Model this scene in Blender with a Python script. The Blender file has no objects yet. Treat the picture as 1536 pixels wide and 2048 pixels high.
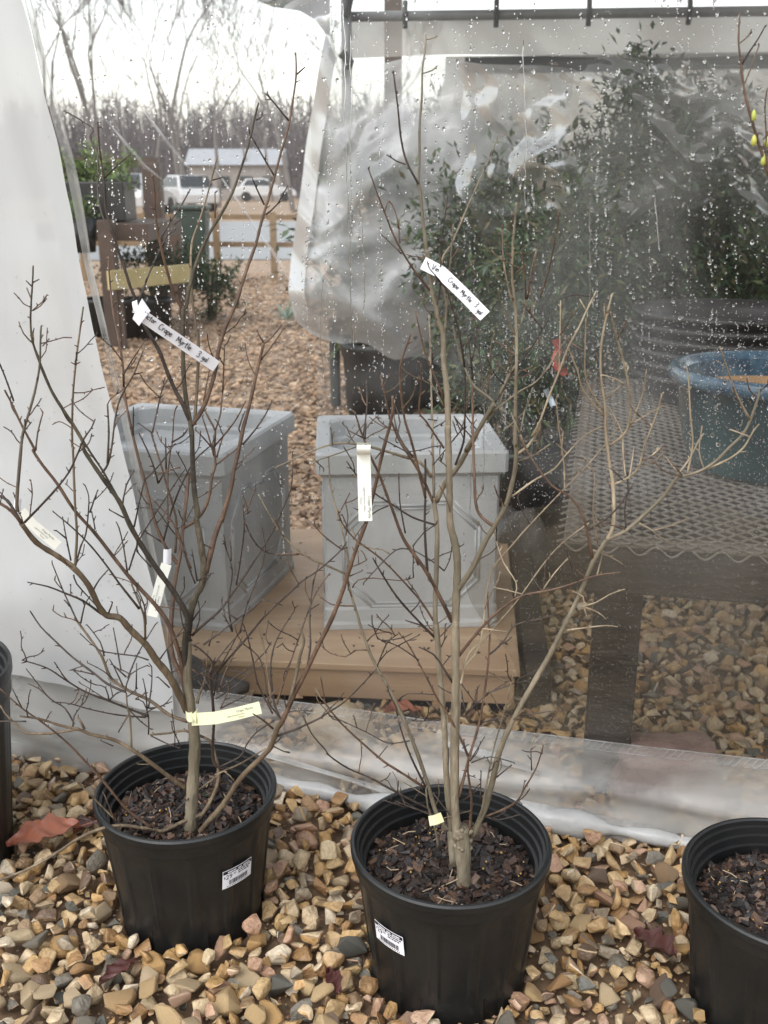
import bpy, bmesh, math, random
import numpy as np
from mathutils import Vector, Matrix, noise
R = math.radians
random.seed(7)
rng = np.random.default_rng(7)
scene = bpy.context.scene
col = scene.collection

# ------------------------------------------------------------------ camera, sky, sun, exposure
F_PX, PITCH, CAM_H = 2030.0, 17.9, 1.14          # focal length in photo pixels, degrees down, metres
cam_d = bpy.data.cameras.new('camera')
cam_d.sensor_fit = 'VERTICAL'; cam_d.sensor_height = 36.0
cam_d.lens = 36.0 * F_PX / 2048.0
cam_d.clip_start = 0.02; cam_d.clip_end = 2000
cam = bpy.data.objects.new('camera', cam_d); col.objects.link(cam)
cam.location = (0, 0, CAM_H); cam.rotation_euler = (R(90 - PITCH), 0, 0)
cam_d.dof.use_dof = True; cam_d.dof.focus_distance = 1.42; cam_d.dof.aperture_fstop = 8.5
scene.camera = cam

SUN_EL, SUN_AZ = 52, 215                          # azimuth clockwise from +Y
world = bpy.data.worlds.new('World'); scene.world = world; world.use_nodes = True
wn = world.node_tree; wn.nodes.clear()
sky = wn.nodes.new('ShaderNodeTexSky'); sky.sky_type = 'NISHITA'; sky.sun_disc = False
sky.sun_elevation = R(SUN_EL); sky.sun_rotation = R(SUN_AZ)
sky.air_density = 1.6; sky.dust_density = 1.5; sky.ozone_density = 1.0
hs = wn.nodes.new('ShaderNodeHueSaturation'); hs.inputs['Saturation'].default_value = 0.30
bg = wn.nodes.new('ShaderNodeBackground'); bg.inputs['Strength'].default_value = 0.15
wo = wn.nodes.new('ShaderNodeOutputWorld')
wn.links.new(sky.outputs[0], hs.inputs['Color']); wn.links.new(hs.outputs[0], bg.inputs[0]); wn.links.new(bg.outputs[0], wo.inputs[0])
sun_d = bpy.data.lights.new('sun', 'SUN'); sun_d.energy = 0.7; sun_d.angle = R(40); sun_d.color = (1, .985, .965)
sun = bpy.data.objects.new('sun', sun_d); col.objects.link(sun)
a, e = R(SUN_AZ), R(SUN_EL)
sun.rotation_euler = Vector((-math.sin(a) * math.cos(e), -math.cos(a) * math.cos(e), -math.sin(e))).to_track_quat('-Z', 'Y').to_euler()
vs = scene.view_settings
vs.view_transform = 'Standard'; vs.look = 'None'; vs.gamma = 1; vs.exposure = 1.15; vs.use_curve_mapping = False
cy = scene.cycles
cy.use_denoising = True
cy.max_bounces = 10; cy.transparent_max_bounces = 24; cy.transmission_bounces = 6
cy.caustics_reflective = False; cy.caustics_refractive = False; cy.sample_clamp_indirect = 6

# ------------------------------------------------------------------ helpers
SP, CP = math.sin(R(PITCH)), math.cos(R(PITCH))
def ray(x, y):
    u, v = (x - 768) / F_PX, (y - 1024) / F_PX
    return Vector((u, CP - v * SP, -SP - v * CP))
def at(x, y, Y):                                   # photo pixel + metres ahead -> point in the place
    r = ray(x, y); t = Y / r.y
    return Vector((r.x * t, Y, CAM_H + r.z * t))
def depth_z(p): return p.y * CP + (CAM_H - p.z) * SP
def lerp(a, b, t): return a + (b - a) * t

class MB:
    def __init__(s): s.v = []; s.f = []; s.m = []
    def add(s, vs, fs, m=0):
        o = len(s.v); s.v.extend([tuple(q) for q in vs]); s.f.extend([tuple(i + o for i in f) for f in fs]); s.m.extend([m] * len(fs))
    def box(s, c, d, rot=None, m=0):
        c = Vector(c); hx, hy, hz = d[0] / 2, d[1] / 2, d[2] / 2
        vs = [Vector((x, y, z)) for x in (-hx, hx) for y in (-hy, hy) for z in (-hz, hz)]
        if rot is not None: vs = [rot @ q for q in vs]
        s.add([q + c for q in vs], [(0, 1, 3, 2), (4, 6, 7, 5), (0, 4, 5, 1), (2, 3, 7, 6), (0, 2, 6, 4), (1, 5, 7, 3)], m)
    def bar(s, a, b, w, h, up=Vector((0, 0, 1)), m=0):     # box from a to b
        a, b = Vector(a), Vector(b); d = (b - a); L = d.length; d = d / L
        x = d.cross(up)
        if x.length < 1e-4: x = d.cross(Vector((1, 0, 0)))
        x.normalize(); z = x.cross(d)
        rot = Matrix((x, d, z)).transposed()
        s.box((a + b) / 2, (w, L, h), rot, m)
    def tube(s, pts, rad, n=6, cap=True, m=0):
        k = len(pts); pts = [Vector(p) for p in pts]
        up = None; rings = []
        for i in range(k):
            t = pts[min(i + 1, k - 1)] - pts[max(i - 1, 0)]
            if t.length < 1e-9: t = Vector((0, 0, 1))
            t.normalize()
            if up is None:
                up = t.cross(Vector((.31, .77, .55)))
                if up.length < 1e-3: up = t.cross(Vector((1, 0, 0)))
            up = (up - t * up.dot(t)).normalized(); w = t.cross(up)
            r = rad[i] if hasattr(rad, '__len__') else rad
            rings.append([pts[i] + (up * math.cos(2 * math.pi * j / n) + w * math.sin(2 * math.pi * j / n)) * r for j in range(n)])
        vs = [q for rg in rings for q in rg]; fs = []
        for i in range(k - 1):
            for j in range(n):
                fs.append((i * n + j, i * n + (j + 1) % n, (i + 1) * n + (j + 1) % n, (i + 1) * n + j))
        if cap: fs.append(tuple(reversed(range(n)))); fs.append(tuple((k - 1) * n + j for j in range(n)))
        s.add(vs, fs, m)
    def lathe(s, prof, c, n=64, rmod=None, m=0):           # prof: (r, z) list
        c = Vector(c); vs = []; fs = []
        for (r, z) in prof:
            for j in range(n):
                an = 2 * math.pi * j / n
                rr = r if rmod is None else rmod(r, z, an)
                vs.append((c.x + rr * math.cos(an), c.y + rr * math.sin(an), c.z + z))
        for i in range(len(prof) - 1):
            for j in range(n):
                fs.append((i * n + j, i * n + (j + 1) % n, (i + 1) * n + (j + 1) % n, (i + 1) * n + j))
        s.add(vs, fs, m)
    def grid(s, fn, nu, nv, m=0):
        vs = [fn(i / nu, j / nv) for j in range(nv + 1) for i in range(nu + 1)]
        fs = [(j * (nu + 1) + i, j * (nu + 1) + i + 1, (j + 1) * (nu + 1) + i + 1, (j + 1) * (nu + 1) + i) for j in range(nv) for i in range(nu)]
        s.add(vs, fs, m)
    def build(s, name, mat, parent=None, smooth=False, sharp=0):
        me = bpy.data.meshes.new(name); me.from_pydata(s.v, [], s.f); me.update()
        mats = mat if isinstance(mat, (list, tuple)) else [mat]
        for q in mats: me.materials.append(q)
        if len(mats) > 1: me.polygons.foreach_set('material_index', s.m)
        if smooth:
            me.polygons.foreach_set('use_smooth', [True] * len(me.polygons))
            if sharp: me.set_sharp_from_angle(angle=R(sharp))
        o = bpy.data.objects.new(name, me); col.objects.link(o)
        if parent is not None: adopt(o, parent)
        return o
ROOT = {}
def adopt(o, parent):
    o.parent = parent
    loc = ROOT.get(parent.name)
    if loc is not None: o.matrix_parent_inverse = Matrix.Translation(-loc)
def tag(o, label, cat=None, group=None, kind=None):
    if label: o['label'] = label
    if cat: o['category'] = cat
    if group: o['group'] = group
    if kind: o['kind'] = kind
    return o
def thing(name, loc, label, cat, group=None):
    o = bpy.data.objects.new(name, None); o.empty_display_size = .05
    o.location = loc; col.objects.link(o); ROOT[o.name] = Vector(loc)
    return tag(o, label, cat, group)
def bevel(o, w=.003, seg=2):
    md = o.modifiers.new('bevel', 'BEVEL'); md.width = w; md.segments = seg; md.limit_method = 'ANGLE'
    return o

# ------------------------------------------------------------------ materials
def mat(name, cols, scale=8, rough=.6, bump=.0, bscale=None, detail=6, stretch=(1, 1, 1), spec=.5, island=False, objrand=False,
        rvar=.0, metal=0, pos=None, coat=0, dark=None, trans=0.0, dist=0.0):
    m = bpy.data.materials.new(name); m.use_nodes = True
    nt = m.node_tree; N = nt.nodes; L = nt.links
    b = N['Principled BSDF']
    tc = N.new('ShaderNodeTexCoord'); mp = N.new('ShaderNodeMapping'); mp.inputs['Scale'].default_value = stretch
    L.new(tc.outputs['Object'], mp.inputs[0])
    nz = N.new('ShaderNodeTexNoise'); nz.inputs['Scale'].default_value = scale; nz.inputs['Detail'].default_value = detail; nz.inputs['Roughness'].default_value = .62
    nz.inputs['Distortion'].default_value = dist
    L.new(mp.outputs[0], nz.inputs['Vector'])
    rp = N.new('ShaderNodeValToRGB'); els = rp.color_ramp.elements
    n = len(cols)
    for i, c in enumerate(cols):
        p = (pos[i] if pos else (.32 + .36 * i / max(1, n - 1)))
        if island or objrand: p = i / n
        if i < 2: el = els[i]; el.position = p
        else: el = els.new(p)
        el.color = (*c, 1)
    if n == 1: els[1].color = (*cols[0], 1)
    src = nz.outputs['Fac']
    if island or objrand:
        rp.color_ramp.interpolation = 'CONSTANT'
        if island: g = N.new('ShaderNodeNewGeometry'); src = g.outputs['Random Per Island']
        else: g = N.new('ShaderNodeObjectInfo'); src = g.outputs['Random']
    L.new(src, rp.inputs[0]); outc = rp.outputs[0]
    if island or objrand:
        mx = N.new('ShaderNodeMixRGB'); mx.blend_type = 'MULTIPLY'; mx.inputs[0].default_value = 1
        r2 = N.new('ShaderNodeValToRGB'); r2.color_ramp.elements[0].position = .3; r2.color_ramp.elements[1].position = .7
        r2.color_ramp.elements[0].color = (.62, .56, .5, 1); r2.color_ramp.elements[1].color = (1.15, 1.12, 1.1, 1)
        L.new(nz.outputs['Fac'], r2.inputs[0]); L.new(outc, mx.inputs[1]); L.new(r2.outputs[0], mx.inputs[2]); outc = mx.outputs[0]
    if dark:                                            # dirt stains with their own shape
        n3 = N.new('ShaderNodeTexNoise'); n3.inputs['Scale'].default_value = dark[1]; n3.inputs['Detail'].default_value = 5
        L.new(mp.outputs[0], n3.inputs['Vector'])
        r3 = N.new('ShaderNodeValToRGB'); r3.color_ramp.elements[0].position = .42; r3.color_ramp.elements[1].position = .62
        L.new(n3.outputs['Fac'], r3.inputs[0])
        mx = N.new('ShaderNodeMixRGB'); mx.inputs[1].default_value = (*dark[0], 1)
        L.new(r3.outputs[0], mx.inputs[0]); L.new(outc, mx.inputs[2]); outc = mx.outputs[0]
        mx.inputs[0].default_value = 1
    L.new(outc, b.inputs['Base Color'])
    b.inputs['Roughness'].default_value = rough; b.inputs['Metallic'].default_value = metal
    b.inputs['Specular IOR Level'].default_value = spec
    if coat: b.inputs['Coat Weight'].default_value = coat; b.inputs['Coat Roughness'].default_value = .12
    if trans:
        b.inputs['Subsurface Weight'].default_value = 0
    if rvar:
        mr = N.new('ShaderNodeMapRange'); mr.inputs[3].default_value = rough - rvar; mr.inputs[4].default_value = rough + rvar
        L.new(nz.outputs['Fac'], mr.inputs[0]); L.new(mr.outputs[0], b.inputs['Roughness'])
    if bump:
        n2 = N.new('ShaderNodeTexNoise'); n2.inputs['Scale'].default_value = bscale or scale * 3; n2.inputs['Detail'].default_value = 5
        L.new(mp.outputs[0], n2.inputs['Vector'])
        bp = N.new('ShaderNodeBump'); bp.inputs['Strength'].default_value = bump; bp.inputs['Distance'].default_value = .01
        L.new(n2.outputs['Fac'], bp.inputs['Height']); L.new(bp.outputs[0], b.inputs['Normal'])
    return m

def film(name, lo, hi, scale=2.0, rough=.12, gloss=.7, tint=(.9, .9, .89), clear=(.97, .97, .965), stretch=(1, 1, 1), r0=.4, r1=.65, trl=.5, bump=0.0, bscale=20):
    m = bpy.data.materials.new(name); m.use_nodes = True
    nt = m.node_tree; N = nt.nodes; L = nt.links; N.clear()
    out = N.new('ShaderNodeOutputMaterial')
    tc = N.new('ShaderNodeTexCoord'); mp = N.new('ShaderNodeMapping'); mp.inputs['Scale'].default_value = stretch
    L.new(tc.outputs['Object'], mp.inputs[0])
    nz = N.new('ShaderNodeTexNoise'); nz.inputs['Scale'].default_value = scale; nz.inputs['Detail'].default_value = 7; nz.inputs['Distortion'].default_value = .8
    L.new(mp.outputs[0], nz.inputs['Vector'])
    mr = N.new('ShaderNodeMapRange'); mr.interpolation_type = 'SMOOTHSTEP'
    for i, q in enumerate((r0, r1, lo, hi)): mr.inputs[i + 1].default_value = q
    L.new(nz.outputs['Fac'], mr.inputs[0])
    tr = N.new('ShaderNodeBsdfTransparent'); tr.inputs[0].default_value = (*clear, 1)
    df = N.new('ShaderNodeBsdfDiffuse'); df.inputs[0].default_value = (*tint, 1)
    tl = N.new('ShaderNodeBsdfTranslucent'); tl.inputs[0].default_value = (*tint, 1)
    mh = N.new('ShaderNodeMixShader'); mh.inputs[0].default_value = trl
    L.new(df.outputs[0], mh.inputs[1]); L.new(tl.outputs[0], mh.inputs[2])
    m1 = N.new('ShaderNodeMixShader'); L.new(mr.outputs[0], m1.inputs[0]); L.new(tr.outputs[0], m1.inputs[1]); L.new(mh.outputs[0], m1.inputs[2])
    gl = N.new('ShaderNodeBsdfGlossy'); gl.inputs['Roughness'].default_value = rough
    fr = N.new('ShaderNodeFresnel'); fr.inputs[0].default_value = 1.45
    mu = N.new('ShaderNodeMath'); mu.operation = 'MULTIPLY'; mu.inputs[1].default_value = gloss
    L.new(fr.outputs[0], mu.inputs[0])
    m2 = N.new('ShaderNodeMixShader'); L.new(mu.outputs[0], m2.inputs[0]); L.new(m1.outputs[0], m2.inputs[1]); L.new(gl.outputs[0], m2.inputs[2])
    L.new(m2.outputs[0], out.inputs[0])
    if bump:
        n2 = N.new('ShaderNodeTexNoise'); n2.inputs['Scale'].default_value = bscale; n2.inputs['Detail'].default_value = 4
        L.new(mp.outputs[0], n2.inputs['Vector'])
        bp = N.new('ShaderNodeBump'); bp.inputs['Strength'].default_value = bump; bp.inputs['Distance'].default_value = .02
        L.new(n2.outputs['Fac'], bp.inputs['Height'])
        for q in (gl, df, tl): L.new(bp.outputs[0], q.inputs['Normal'])
    return m

M = {}
M['pot'] = mat('black_plastic', [(.0055, .006, .0062), (.0085, .009, .0092)], 6, .4, .08, 70, rvar=.12, dark=((.0125, .0125, .012), 9))
M['soil'] = mat('potting_soil', [(.012, .008, .006), (.035, .02, .013)], 60, .75, .8, 90)
M['mulch'] = mat('bark_mulch', [(.014, .009, .007), (.035, .02, .014), (.01, .007, .006), (.06, .032, .022), (.02, .013, .01), (.012, .009, .008), (.12, .075, .05)], 40, .55, .3, 120, island=True)
M['prill'] = mat('fertilizer_prill', [(.42, .24, .06), (.5, .3, .1)], 30, .4)
GR = [(.42, .265, .11), (.52, .385, .21), (.32, .195, .09), (.58, .47, .30), (.27, .185, .105), (.44, .30, .15), (.62, .54, .41), (.36, .215, .10), (.17, .155, .125),
      (.50, .32, .14), (.43, .27, .18), (.30, .25, .18), (.55, .375, .175), (.48, .38, .24), (.16, .11, .075), (.47, .32, .225), (.115, .115, .098), (.54, .43, .28), (.46, .33, .17), (.60, .48, .32)]
M['stone'] = mat('gravel_stone', GR, 45, .42, .5, 130, objrand=True, rvar=.12)
M['gravel'] = mat('gravel_small', GR, 45, .5, .5, 130, island=True, rvar=.12)
M['dirt'] = mat('dirt', [(.085, .05, .028), (.15, .095, .052), (.21, .14, .08)], 30, .7, .8, 90)
M['bark_tan'] = mat('bark_tan', [(.085, .058, .034), (.19, .138, .085), (.29, .225, .145)], 70, .65, .5, 150, stretch=(1, 1, .35), dark=((.10, .07, .042), 26))
M['bark_brown'] = mat('bark_brown', [(.045, .026, .017), (.098, .056, .035), (.165, .10, .062)], 70, .6, .35, 150, stretch=(1, 1, .35))
M['bark_dark'] = mat('bark_dark', [(.022, .016, .013), (.045, .031, .024), (.08, .056, .042)], 70, .6, .3, 150, stretch=(1, 1, .35))
M['bark_olive'] = mat('bark_olive', [(.03, .024, .016), (.085, .07, .04), (.15, .12, .075)], 55, .65, .5, 150, stretch=(1, 1, .4), dark=((.035, .028, .02), 20))
M['bark_grey'] = mat('bark_grey', [(.075, .06, .04), (.15, .121, .084), (.23, .19, .138)], 55, .65, .5, 140, stretch=(1, 1, .3), dark=((.082, .069, .047), 22))
M['bark_stem'] = mat('bark_stem', [(.12, .095, .064), (.23, .188, .128), (.33, .28, .2)], 55, .65, .5, 140, stretch=(1, 1, .3), dark=((.13, .108, .072), 22))
M['bark_cream'] = mat('bark_cream', [(.20, .15, .095), (.36, .29, .195), (.46, .385, .27)], 70, .6, .4, 150, stretch=(1, 1, .35), dark=((.2, .15, .095), 26))
M['paper'] = mat('tag_paper', [(.76, .76, .80), (.84, .84, .87)], 8, .5)
M['cream'] = mat('tag_cream', [(.74, .74, .66), (.8, .8, .73)], 8, .45)
M['yellow'] = mat('tag_yellow', [(.78, .78, .48), (.86, .86, .62)], 8, .45)
M['ink'] = mat('ink', [(.012, .012, .018)], 5, .5)
M['print'] = mat('print_grey', [(.09, .09, .09)], 5, .5)
M['label'] = mat('label_paper', [(.76, .75, .79), (.82, .81, .85)], 8, .4)
M['cement'] = mat('planter_cement', [(.44, .45, .458), (.51, .52, .526), (.57, .58, .58)], 9, .6, .15, 60, dark=((.40, .41, .412), 6), rvar=.1, stretch=(1, 1, .55))
M['ply'] = mat('plywood', [(.42, .285, .175), (.49, .345, .22), (.55, .40, .265)], 6, .5, .12, 30, stretch=(.6, 5, 5), dark=((.39, .26, .16), 1.8))
M['wetwood'] = mat('wet_dark_wood', [(.02, .0145, .0115), (.04, .03, .024), (.062, .048, .039)], 16, .5, .5, 60, stretch=(.25, 1, 1))
M['greywood'] = mat('grey_wood', [(.17, .14, .11), (.26, .215, .17)], 10, .55, .3, 50, stretch=(4, .4, 4))
M['mesh'] = mat('weathered_steel', [(.20, .17, .14), (.32, .285, .245)], 40, .45, .2, 100, metal=.15)
M['teal'] = mat('teal_glaze', [(.01, .04, .045), (.018, .066, .07), (.028, .085, .088)], 6, .18, .03, 20, dark=((.008, .03, .035), 4), coat=.5)
M['bluerim'] = mat('blue_glaze', [(.016, .042, .085), (.045, .10, .155), (.11, .19, .24)], 14, .15, 0, coat=.6)
M['terra'] = mat('tan_clay', [(.40, .24, .12), (.5, .32, .17)], 20, .6)
M['blackpot'] = mat('dark_plastic', [(.016, .015, .015), (.03, .028, .027)], 8, .4, 0)
M['needle'] = mat('evergreen_leaf', [(.026, .06, .022), (.04, .088, .028), (.058, .11, .034), (.032, .068, .032), (.09, .12, .038), (.036, .075, .03), (.11, .10, .042)], 12, .45, island=True)
M['bush'] = mat('bush_leaf', [(.02, .045, .015), (.035, .07, .022), (.05, .09, .03)], 12, .5, island=True)
M['limeleaf'] = mat('lime_leaf', [(.10, .17, .03), (.16, .24, .05), (.07, .13, .03)], 12, .5, island=True)
M['sagespike'] = mat('sage_leaf', [(.16, .22, .17), (.22, .29, .23)], 12, .5)
M['chip'] = mat('wood_chip', [(.36, .25, .165), (.46, .34, .235), (.26, .18, .122), (.53, .42, .31), (.16, .115, .08), (.42, .295, .195), (.33, .25, .18)], 30, .75, island=True)
M['ground'] = None
M['asphalt'] = mat('asphalt', [(.16, .165, .175), (.2, .205, .215)], 1.5, .3, .1, 30)
M['fencewood'] = mat('rail_wood', [(.17, .11, .06), (.25, .17, .095)], 6, .6, .2, 30)
M['yellowwood'] = mat('yellow_pine', [(.36, .30, .14), (.46, .39, .2)], 6, .6, .1, 30)
M['brownpost'] = mat('brown_post', [(.045, .028, .02), (.08, .05, .035)], 6, .6, .3, 30)
M['farbark'] = mat('far_bark', [(.13, .118, .112), (.18, .163, .155)], 2, .8)
M['farwood'] = mat('hazy_far_wood', [(.10, .088, .09), (.14, .125, .127), (.115, .1, .1)], 1, .85)  # grey lifted in the colour to stand in for distance haze
M['carwhite'] = mat('white_car_paint', [(.5, .51, .52), (.56, .56, .57)], 2, .25, coat=.5)
M['carglass'] = mat('car_glass', [(.03, .035, .04)], 2, .08)
M['tyre'] = mat('tyre', [(.02, .02, .02)], 5, .7)
M['carred'] = mat('red_car_paint', [(.4, .04, .035), (.45, .05, .04)], 2, .25, coat=.5)
M['shedwall'] = mat('shed_wall', [(.22, .2, .19), (.28, .26, .24)], 3, .7)
M['shedroof'] = mat('shed_roof', [(.27, .28, .30), (.34, .35, .37)], 3, .4)
M['greenbin'] = mat('green_bin', [(.015, .03, .025), (.025, .045, .035)], 3, .45)
M['redtape'] = mat('red_tape', [(.42, .05, .035), (.5, .08, .05)], 10, .45)
M['bluetag'] = mat('pale_blue_tag', [(.5, .6, .68), (.62, .7, .76)], 10, .4)
M['rock_pink'] = mat('red_sandstone', [(.20, .12, .10), (.3, .195, .165), (.26, .17, .13)], 14, .6, .5, 60)
M['rock_grey'] = mat('grey_boulder', [(.045, .04, .036), (.10, .09, .08)], 8, .55, .5, 40)
M['rock_tan'] = mat('tan_rock', [(.3, .22, .12), (.42, .32, .2)], 10, .5, .4, 50)
M['leaf_red'] = mat('dry_red_leaf', [(.20, .06, .035), (.33, .12, .07), (.26, .085, .05)], 25, .45, .2, 60)
M['leaf_dark'] = mat('wet_dark_leaf', [(.06, .02, .016), (.10, .035, .028)], 25, .35, .2, 60)
M['leaf_green'] = mat('green_leaf', [(.08, .25, .03), (.12, .32, .05)], 25, .4)
M['bud'] = mat('yellow_bud', [(.5, .45, .08), (.3, .38, .08)], 40, .5)
M['grey_metal'] = mat('grey_pipe', [(.12, .125, .125), (.17, .175, .175)], 6, .4)
M['straps'] = mat('dark_strap', [(.02, .022, .022), (.035, .037, .037)], 6, .6)
M['twig'] = mat('dry_twig', [(.30, .22, .14), (.4, .31, .21)], 30, .6)
g = bpy.data.materials.new('water'); g.use_nodes = True
gb = g.node_tree.nodes['Principled BSDF']; gb.inputs['Transmission Weight'].default_value = 1; gb.inputs['IOR'].default_value = 1.33; gb.inputs['Roughness'].default_value = 0.0
gb.inputs['Base Color'].default_value = (1, 1, 1, 1)
M['water'] = g
M['film_clear'] = film('clear_film', .006, .075, 2.6, .07, .4, clear=(.905, .9, .885), stretch=(1, 1, .6), r0=.45, r1=.75)
M['film_hem'] = film('hem_film', .26, .66, 3.2, .16, .8, tint=(.74, .725, .69), r0=.36, r1=.62, stretch=(1, 1, 2.2), bump=.15, bscale=9)
M['film_milky'] = film('milky_film', .86, .97, 2.0, .25, .35, tint=(.64, .648, .645), stretch=(1, 1, .3), trl=.40, bump=.9, bscale=4)
M['film_far'] = film('far_film', .8, .93, 1.5, .3, .3, tint=(.50, .475, .44), trl=.4, bump=.3, bscale=3)
M['film_drape'] = film('drape_film', .24, .78, 1.9, .42, .2, tint=(.79, .81, .83), r0=.34, r1=.66, stretch=(1, 1, 1.5), bump=.12, bscale=4.0)
M['film_crease'] = film('crease_film', .12, .4, 9, .12, .9)

def mat_ground():
    m = mat('bare_ground', [(.09, .055, .032), (.16, .10, .058), (.22, .145, .085)], 9, .75, .6, 45)
    nt = m.node_tree; N = nt.nodes; L = nt.links; b = N['Principled BSDF']
    base = b.inputs['Base Color'].links[0].from_socket
    tc = N.new('ShaderNodeTexCoord'); sx = N.new('ShaderNodeSeparateXYZ'); L.new(tc.outputs['Object'], sx.inputs[0])
    nz = N.new('ShaderNodeTexNoise'); nz.inputs['Scale'].default_value = 1.2; nz.inputs['Detail'].default_value = 6; L.new(tc.outputs['Object'], nz.inputs['Vector'])
    ad = N.new('ShaderNodeMath'); ad.operation = 'ADD'; L.new(sx.outputs[1], ad.inputs[0]); L.new(nz.outputs['Fac'], ad.inputs[1])
    mr = N.new('ShaderNodeMapRange'); mr.inputs[1].default_value = 3.2; mr.inputs[2].default_value = 4.0; L.new(ad.outputs[0], mr.inputs[0])
    n2 = N.new('ShaderNodeTexNoise'); n2.inputs['Scale'].default_value = 14; n2.inputs['Detail'].default_value = 8; L.new(tc.outputs['Object'], n2.inputs['Vector'])
    rp = N.new('ShaderNodeValToRGB'); rp.color_ramp.elements[0].position = .35; rp.color_ramp.elements[1].position = .66
    rp.color_ramp.elements[0].color = (.19, .13, .085, 1); rp.color_ramp.elements[1].color = (.42, .30, .2, 1); L.new(n2.outputs['Fac'], rp.inputs[0])
    mx = N.new('ShaderNodeMixRGB'); L.new(mr.outputs[0], mx.inputs[0]); L.new(base, mx.inputs[1]); L.new(rp.outputs[0], mx.inputs[2])
    L.new(mx.outputs[0], b.inputs['Base Color'])
    return m
M['ground'] = mat_ground()

# ------------------------------------------------------------------ ground, road, hill
mb = MB(); mb.add([(-400, -30, -.012), (400, -30, -.012), (400, 600, -.012), (-400, 600, -.012)], [(0, 1, 2, 3)])
ground = tag(mb.build('ground', M['ground']), 'brown bare ground and wood chips running back to the road', kind='structure')
mb = MB(); mb.grid(lambda u, v: (lerp(-60, 60, u), lerp(15.6, 33, v) + u * 2 + .15 * math.sin(40 * u), .0), 60, 4)
tag(mb.build('road', M['asphalt']), 'wet grey road beyond the rail fence', kind='structure')
def hillf(u, v):
    x = lerp(-160, 160, u); y = lerp(105, 300, v)
    return (x, y, -.5 + 9.5 * min(1, v * 1.6) ** .8 + 1.6 * noise.noise(Vector((x * .03, y * .02, 0))) * min(1, v * 4))
mb = MB(); mb.grid(hillf, 90, 20)
tag(mb.build('hill', M['farwood'], smooth=True), 'grey brown wooded rise behind the fields', kind='structure')

# ------------------------------------------------------------------ stones
def stone_mesh(name, seed, m, flat=.62, npts=15):
    r = random.Random(seed); bm = bmesh.new(); fy = r.uniform(.55, .95)
    for i in range(npts):
        v = Vector((r.gauss(0, 1), r.gauss(0, 1), r.gauss(0, 1))).normalized() * r.uniform(.8, 1.05)
        bm.verts.new((v.x * 1.0, v.y * fy, v.z * flat))
    res = bmesh.ops.convex_hull(bm, input=bm.verts)
    bmesh.ops.delete(bm, geom=[q for q in res['geom_interior'] if isinstance(q, bmesh.types.BMVert)], context='VERTS')
    bmesh.ops.dissolve_limit(bm, angle_limit=R(14), verts=bm.verts, edges=bm.edges)
    bmesh.ops.bevel(bm, geom=list(bm.edges), offset=.085, segments=1, affect='EDGES', profile=.6, clamp_overlap=True)
    bmesh.ops.triangulate(bm, faces=bm.faces)
    me = bpy.data.meshes.new(name); bm.to_mesh(me); bm.free()
    me.materials.append(m)
    me.polygons.foreach_set('use_smooth', [True] * len(me.polygons)); me.set_sharp_from_angle(angle=R(30))
    return me
STONES = [stone_mesh('stone', 100 + i, M['stone'], [.62, .48, .75, .55][i % 4], [11, 9, 14, 10][i % 4]) for i in range(24)]
SV = [(np.array([v.co[:] for v in me.vertices]), [tuple(p.vertices) for p in me.polygons]) for me in STONES]

POT_L, POT_M, POT_R, POT_E = Vector((-.316, 1.406, 0)), Vector((.098, 1.27, 0)), Vector((.568, 1.19, 0)), Vector((-.805, 1.52, 0))
SH_C, SH_DX, SH_DY = 1.72, .971, -.238
def sheet_Y(X): return SH_C + SH_DY / SH_DX * X
def blocked(x, y, r):
    for p, rr in ((POT_L, .118), (POT_M, .122), (POT_R, .122), (POT_E, .15)):
        if (x - p.x) ** 2 + (y - p.y) ** 2 < (rr + r * .35) ** 2: return True
    if -1.3 < x < .30 and 2.06 < y + .08 * x and y < 2.95: return True
    return False
placed = []
cellz = {}
def try_place(x, y, r, k=.80):
    cx, cyy = int(x / .06), int(y / .06)
    for i in (-1, 0, 1):
        for j in (-1, 0, 1):
            for (a, b, c) in cellz.get((cx + i, cyy + j), ()):
                if (a - x) ** 2 + (b - y) ** 2 < (k * (c + r)) ** 2: return False
    cellz.setdefault((cx, cyy), []).append((x, y, r)); return True
def scatter(n, r0, r1, x0, x1, y0, y1, k=.8):
    for _ in range(n):
        y = random.uniform(y0, y1); x = random.uniform(x0, x1)
        r = random.uniform(r0, r1)
        if blocked(x, y, r) : continue
        if y < 2.2 and abs(x) > .44 * y + .25: continue
        if try_place(x, y, r, k): placed.append((x, y, r))
scatter(500, .021, .026, -1.0, 1.0, .86, 2.0, .95)
scatter(12000, .013, .020, -1.0, 1.1, .86, 2.1, .66)
scatter(16000, .007, .012, -1.0, 1.1, .86, 2.1, .66)
scatter(3200, .015, .024, .3, 1.6, 1.9, 2.75, .7)
scatter(5000, .009, .014, .3, 1.6, 1.9, 2.75, .7)
scatter(900, .012, .022, -1.2, .3, 1.7, 2.08, .75)
base_n = len(placed); cellz.clear()
scatter(3500, .012, .021, -1.0, 1.1, .86, 2.1, 1.0)     # a loose second layer on top
upper = set(placed[base_n:])
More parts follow.
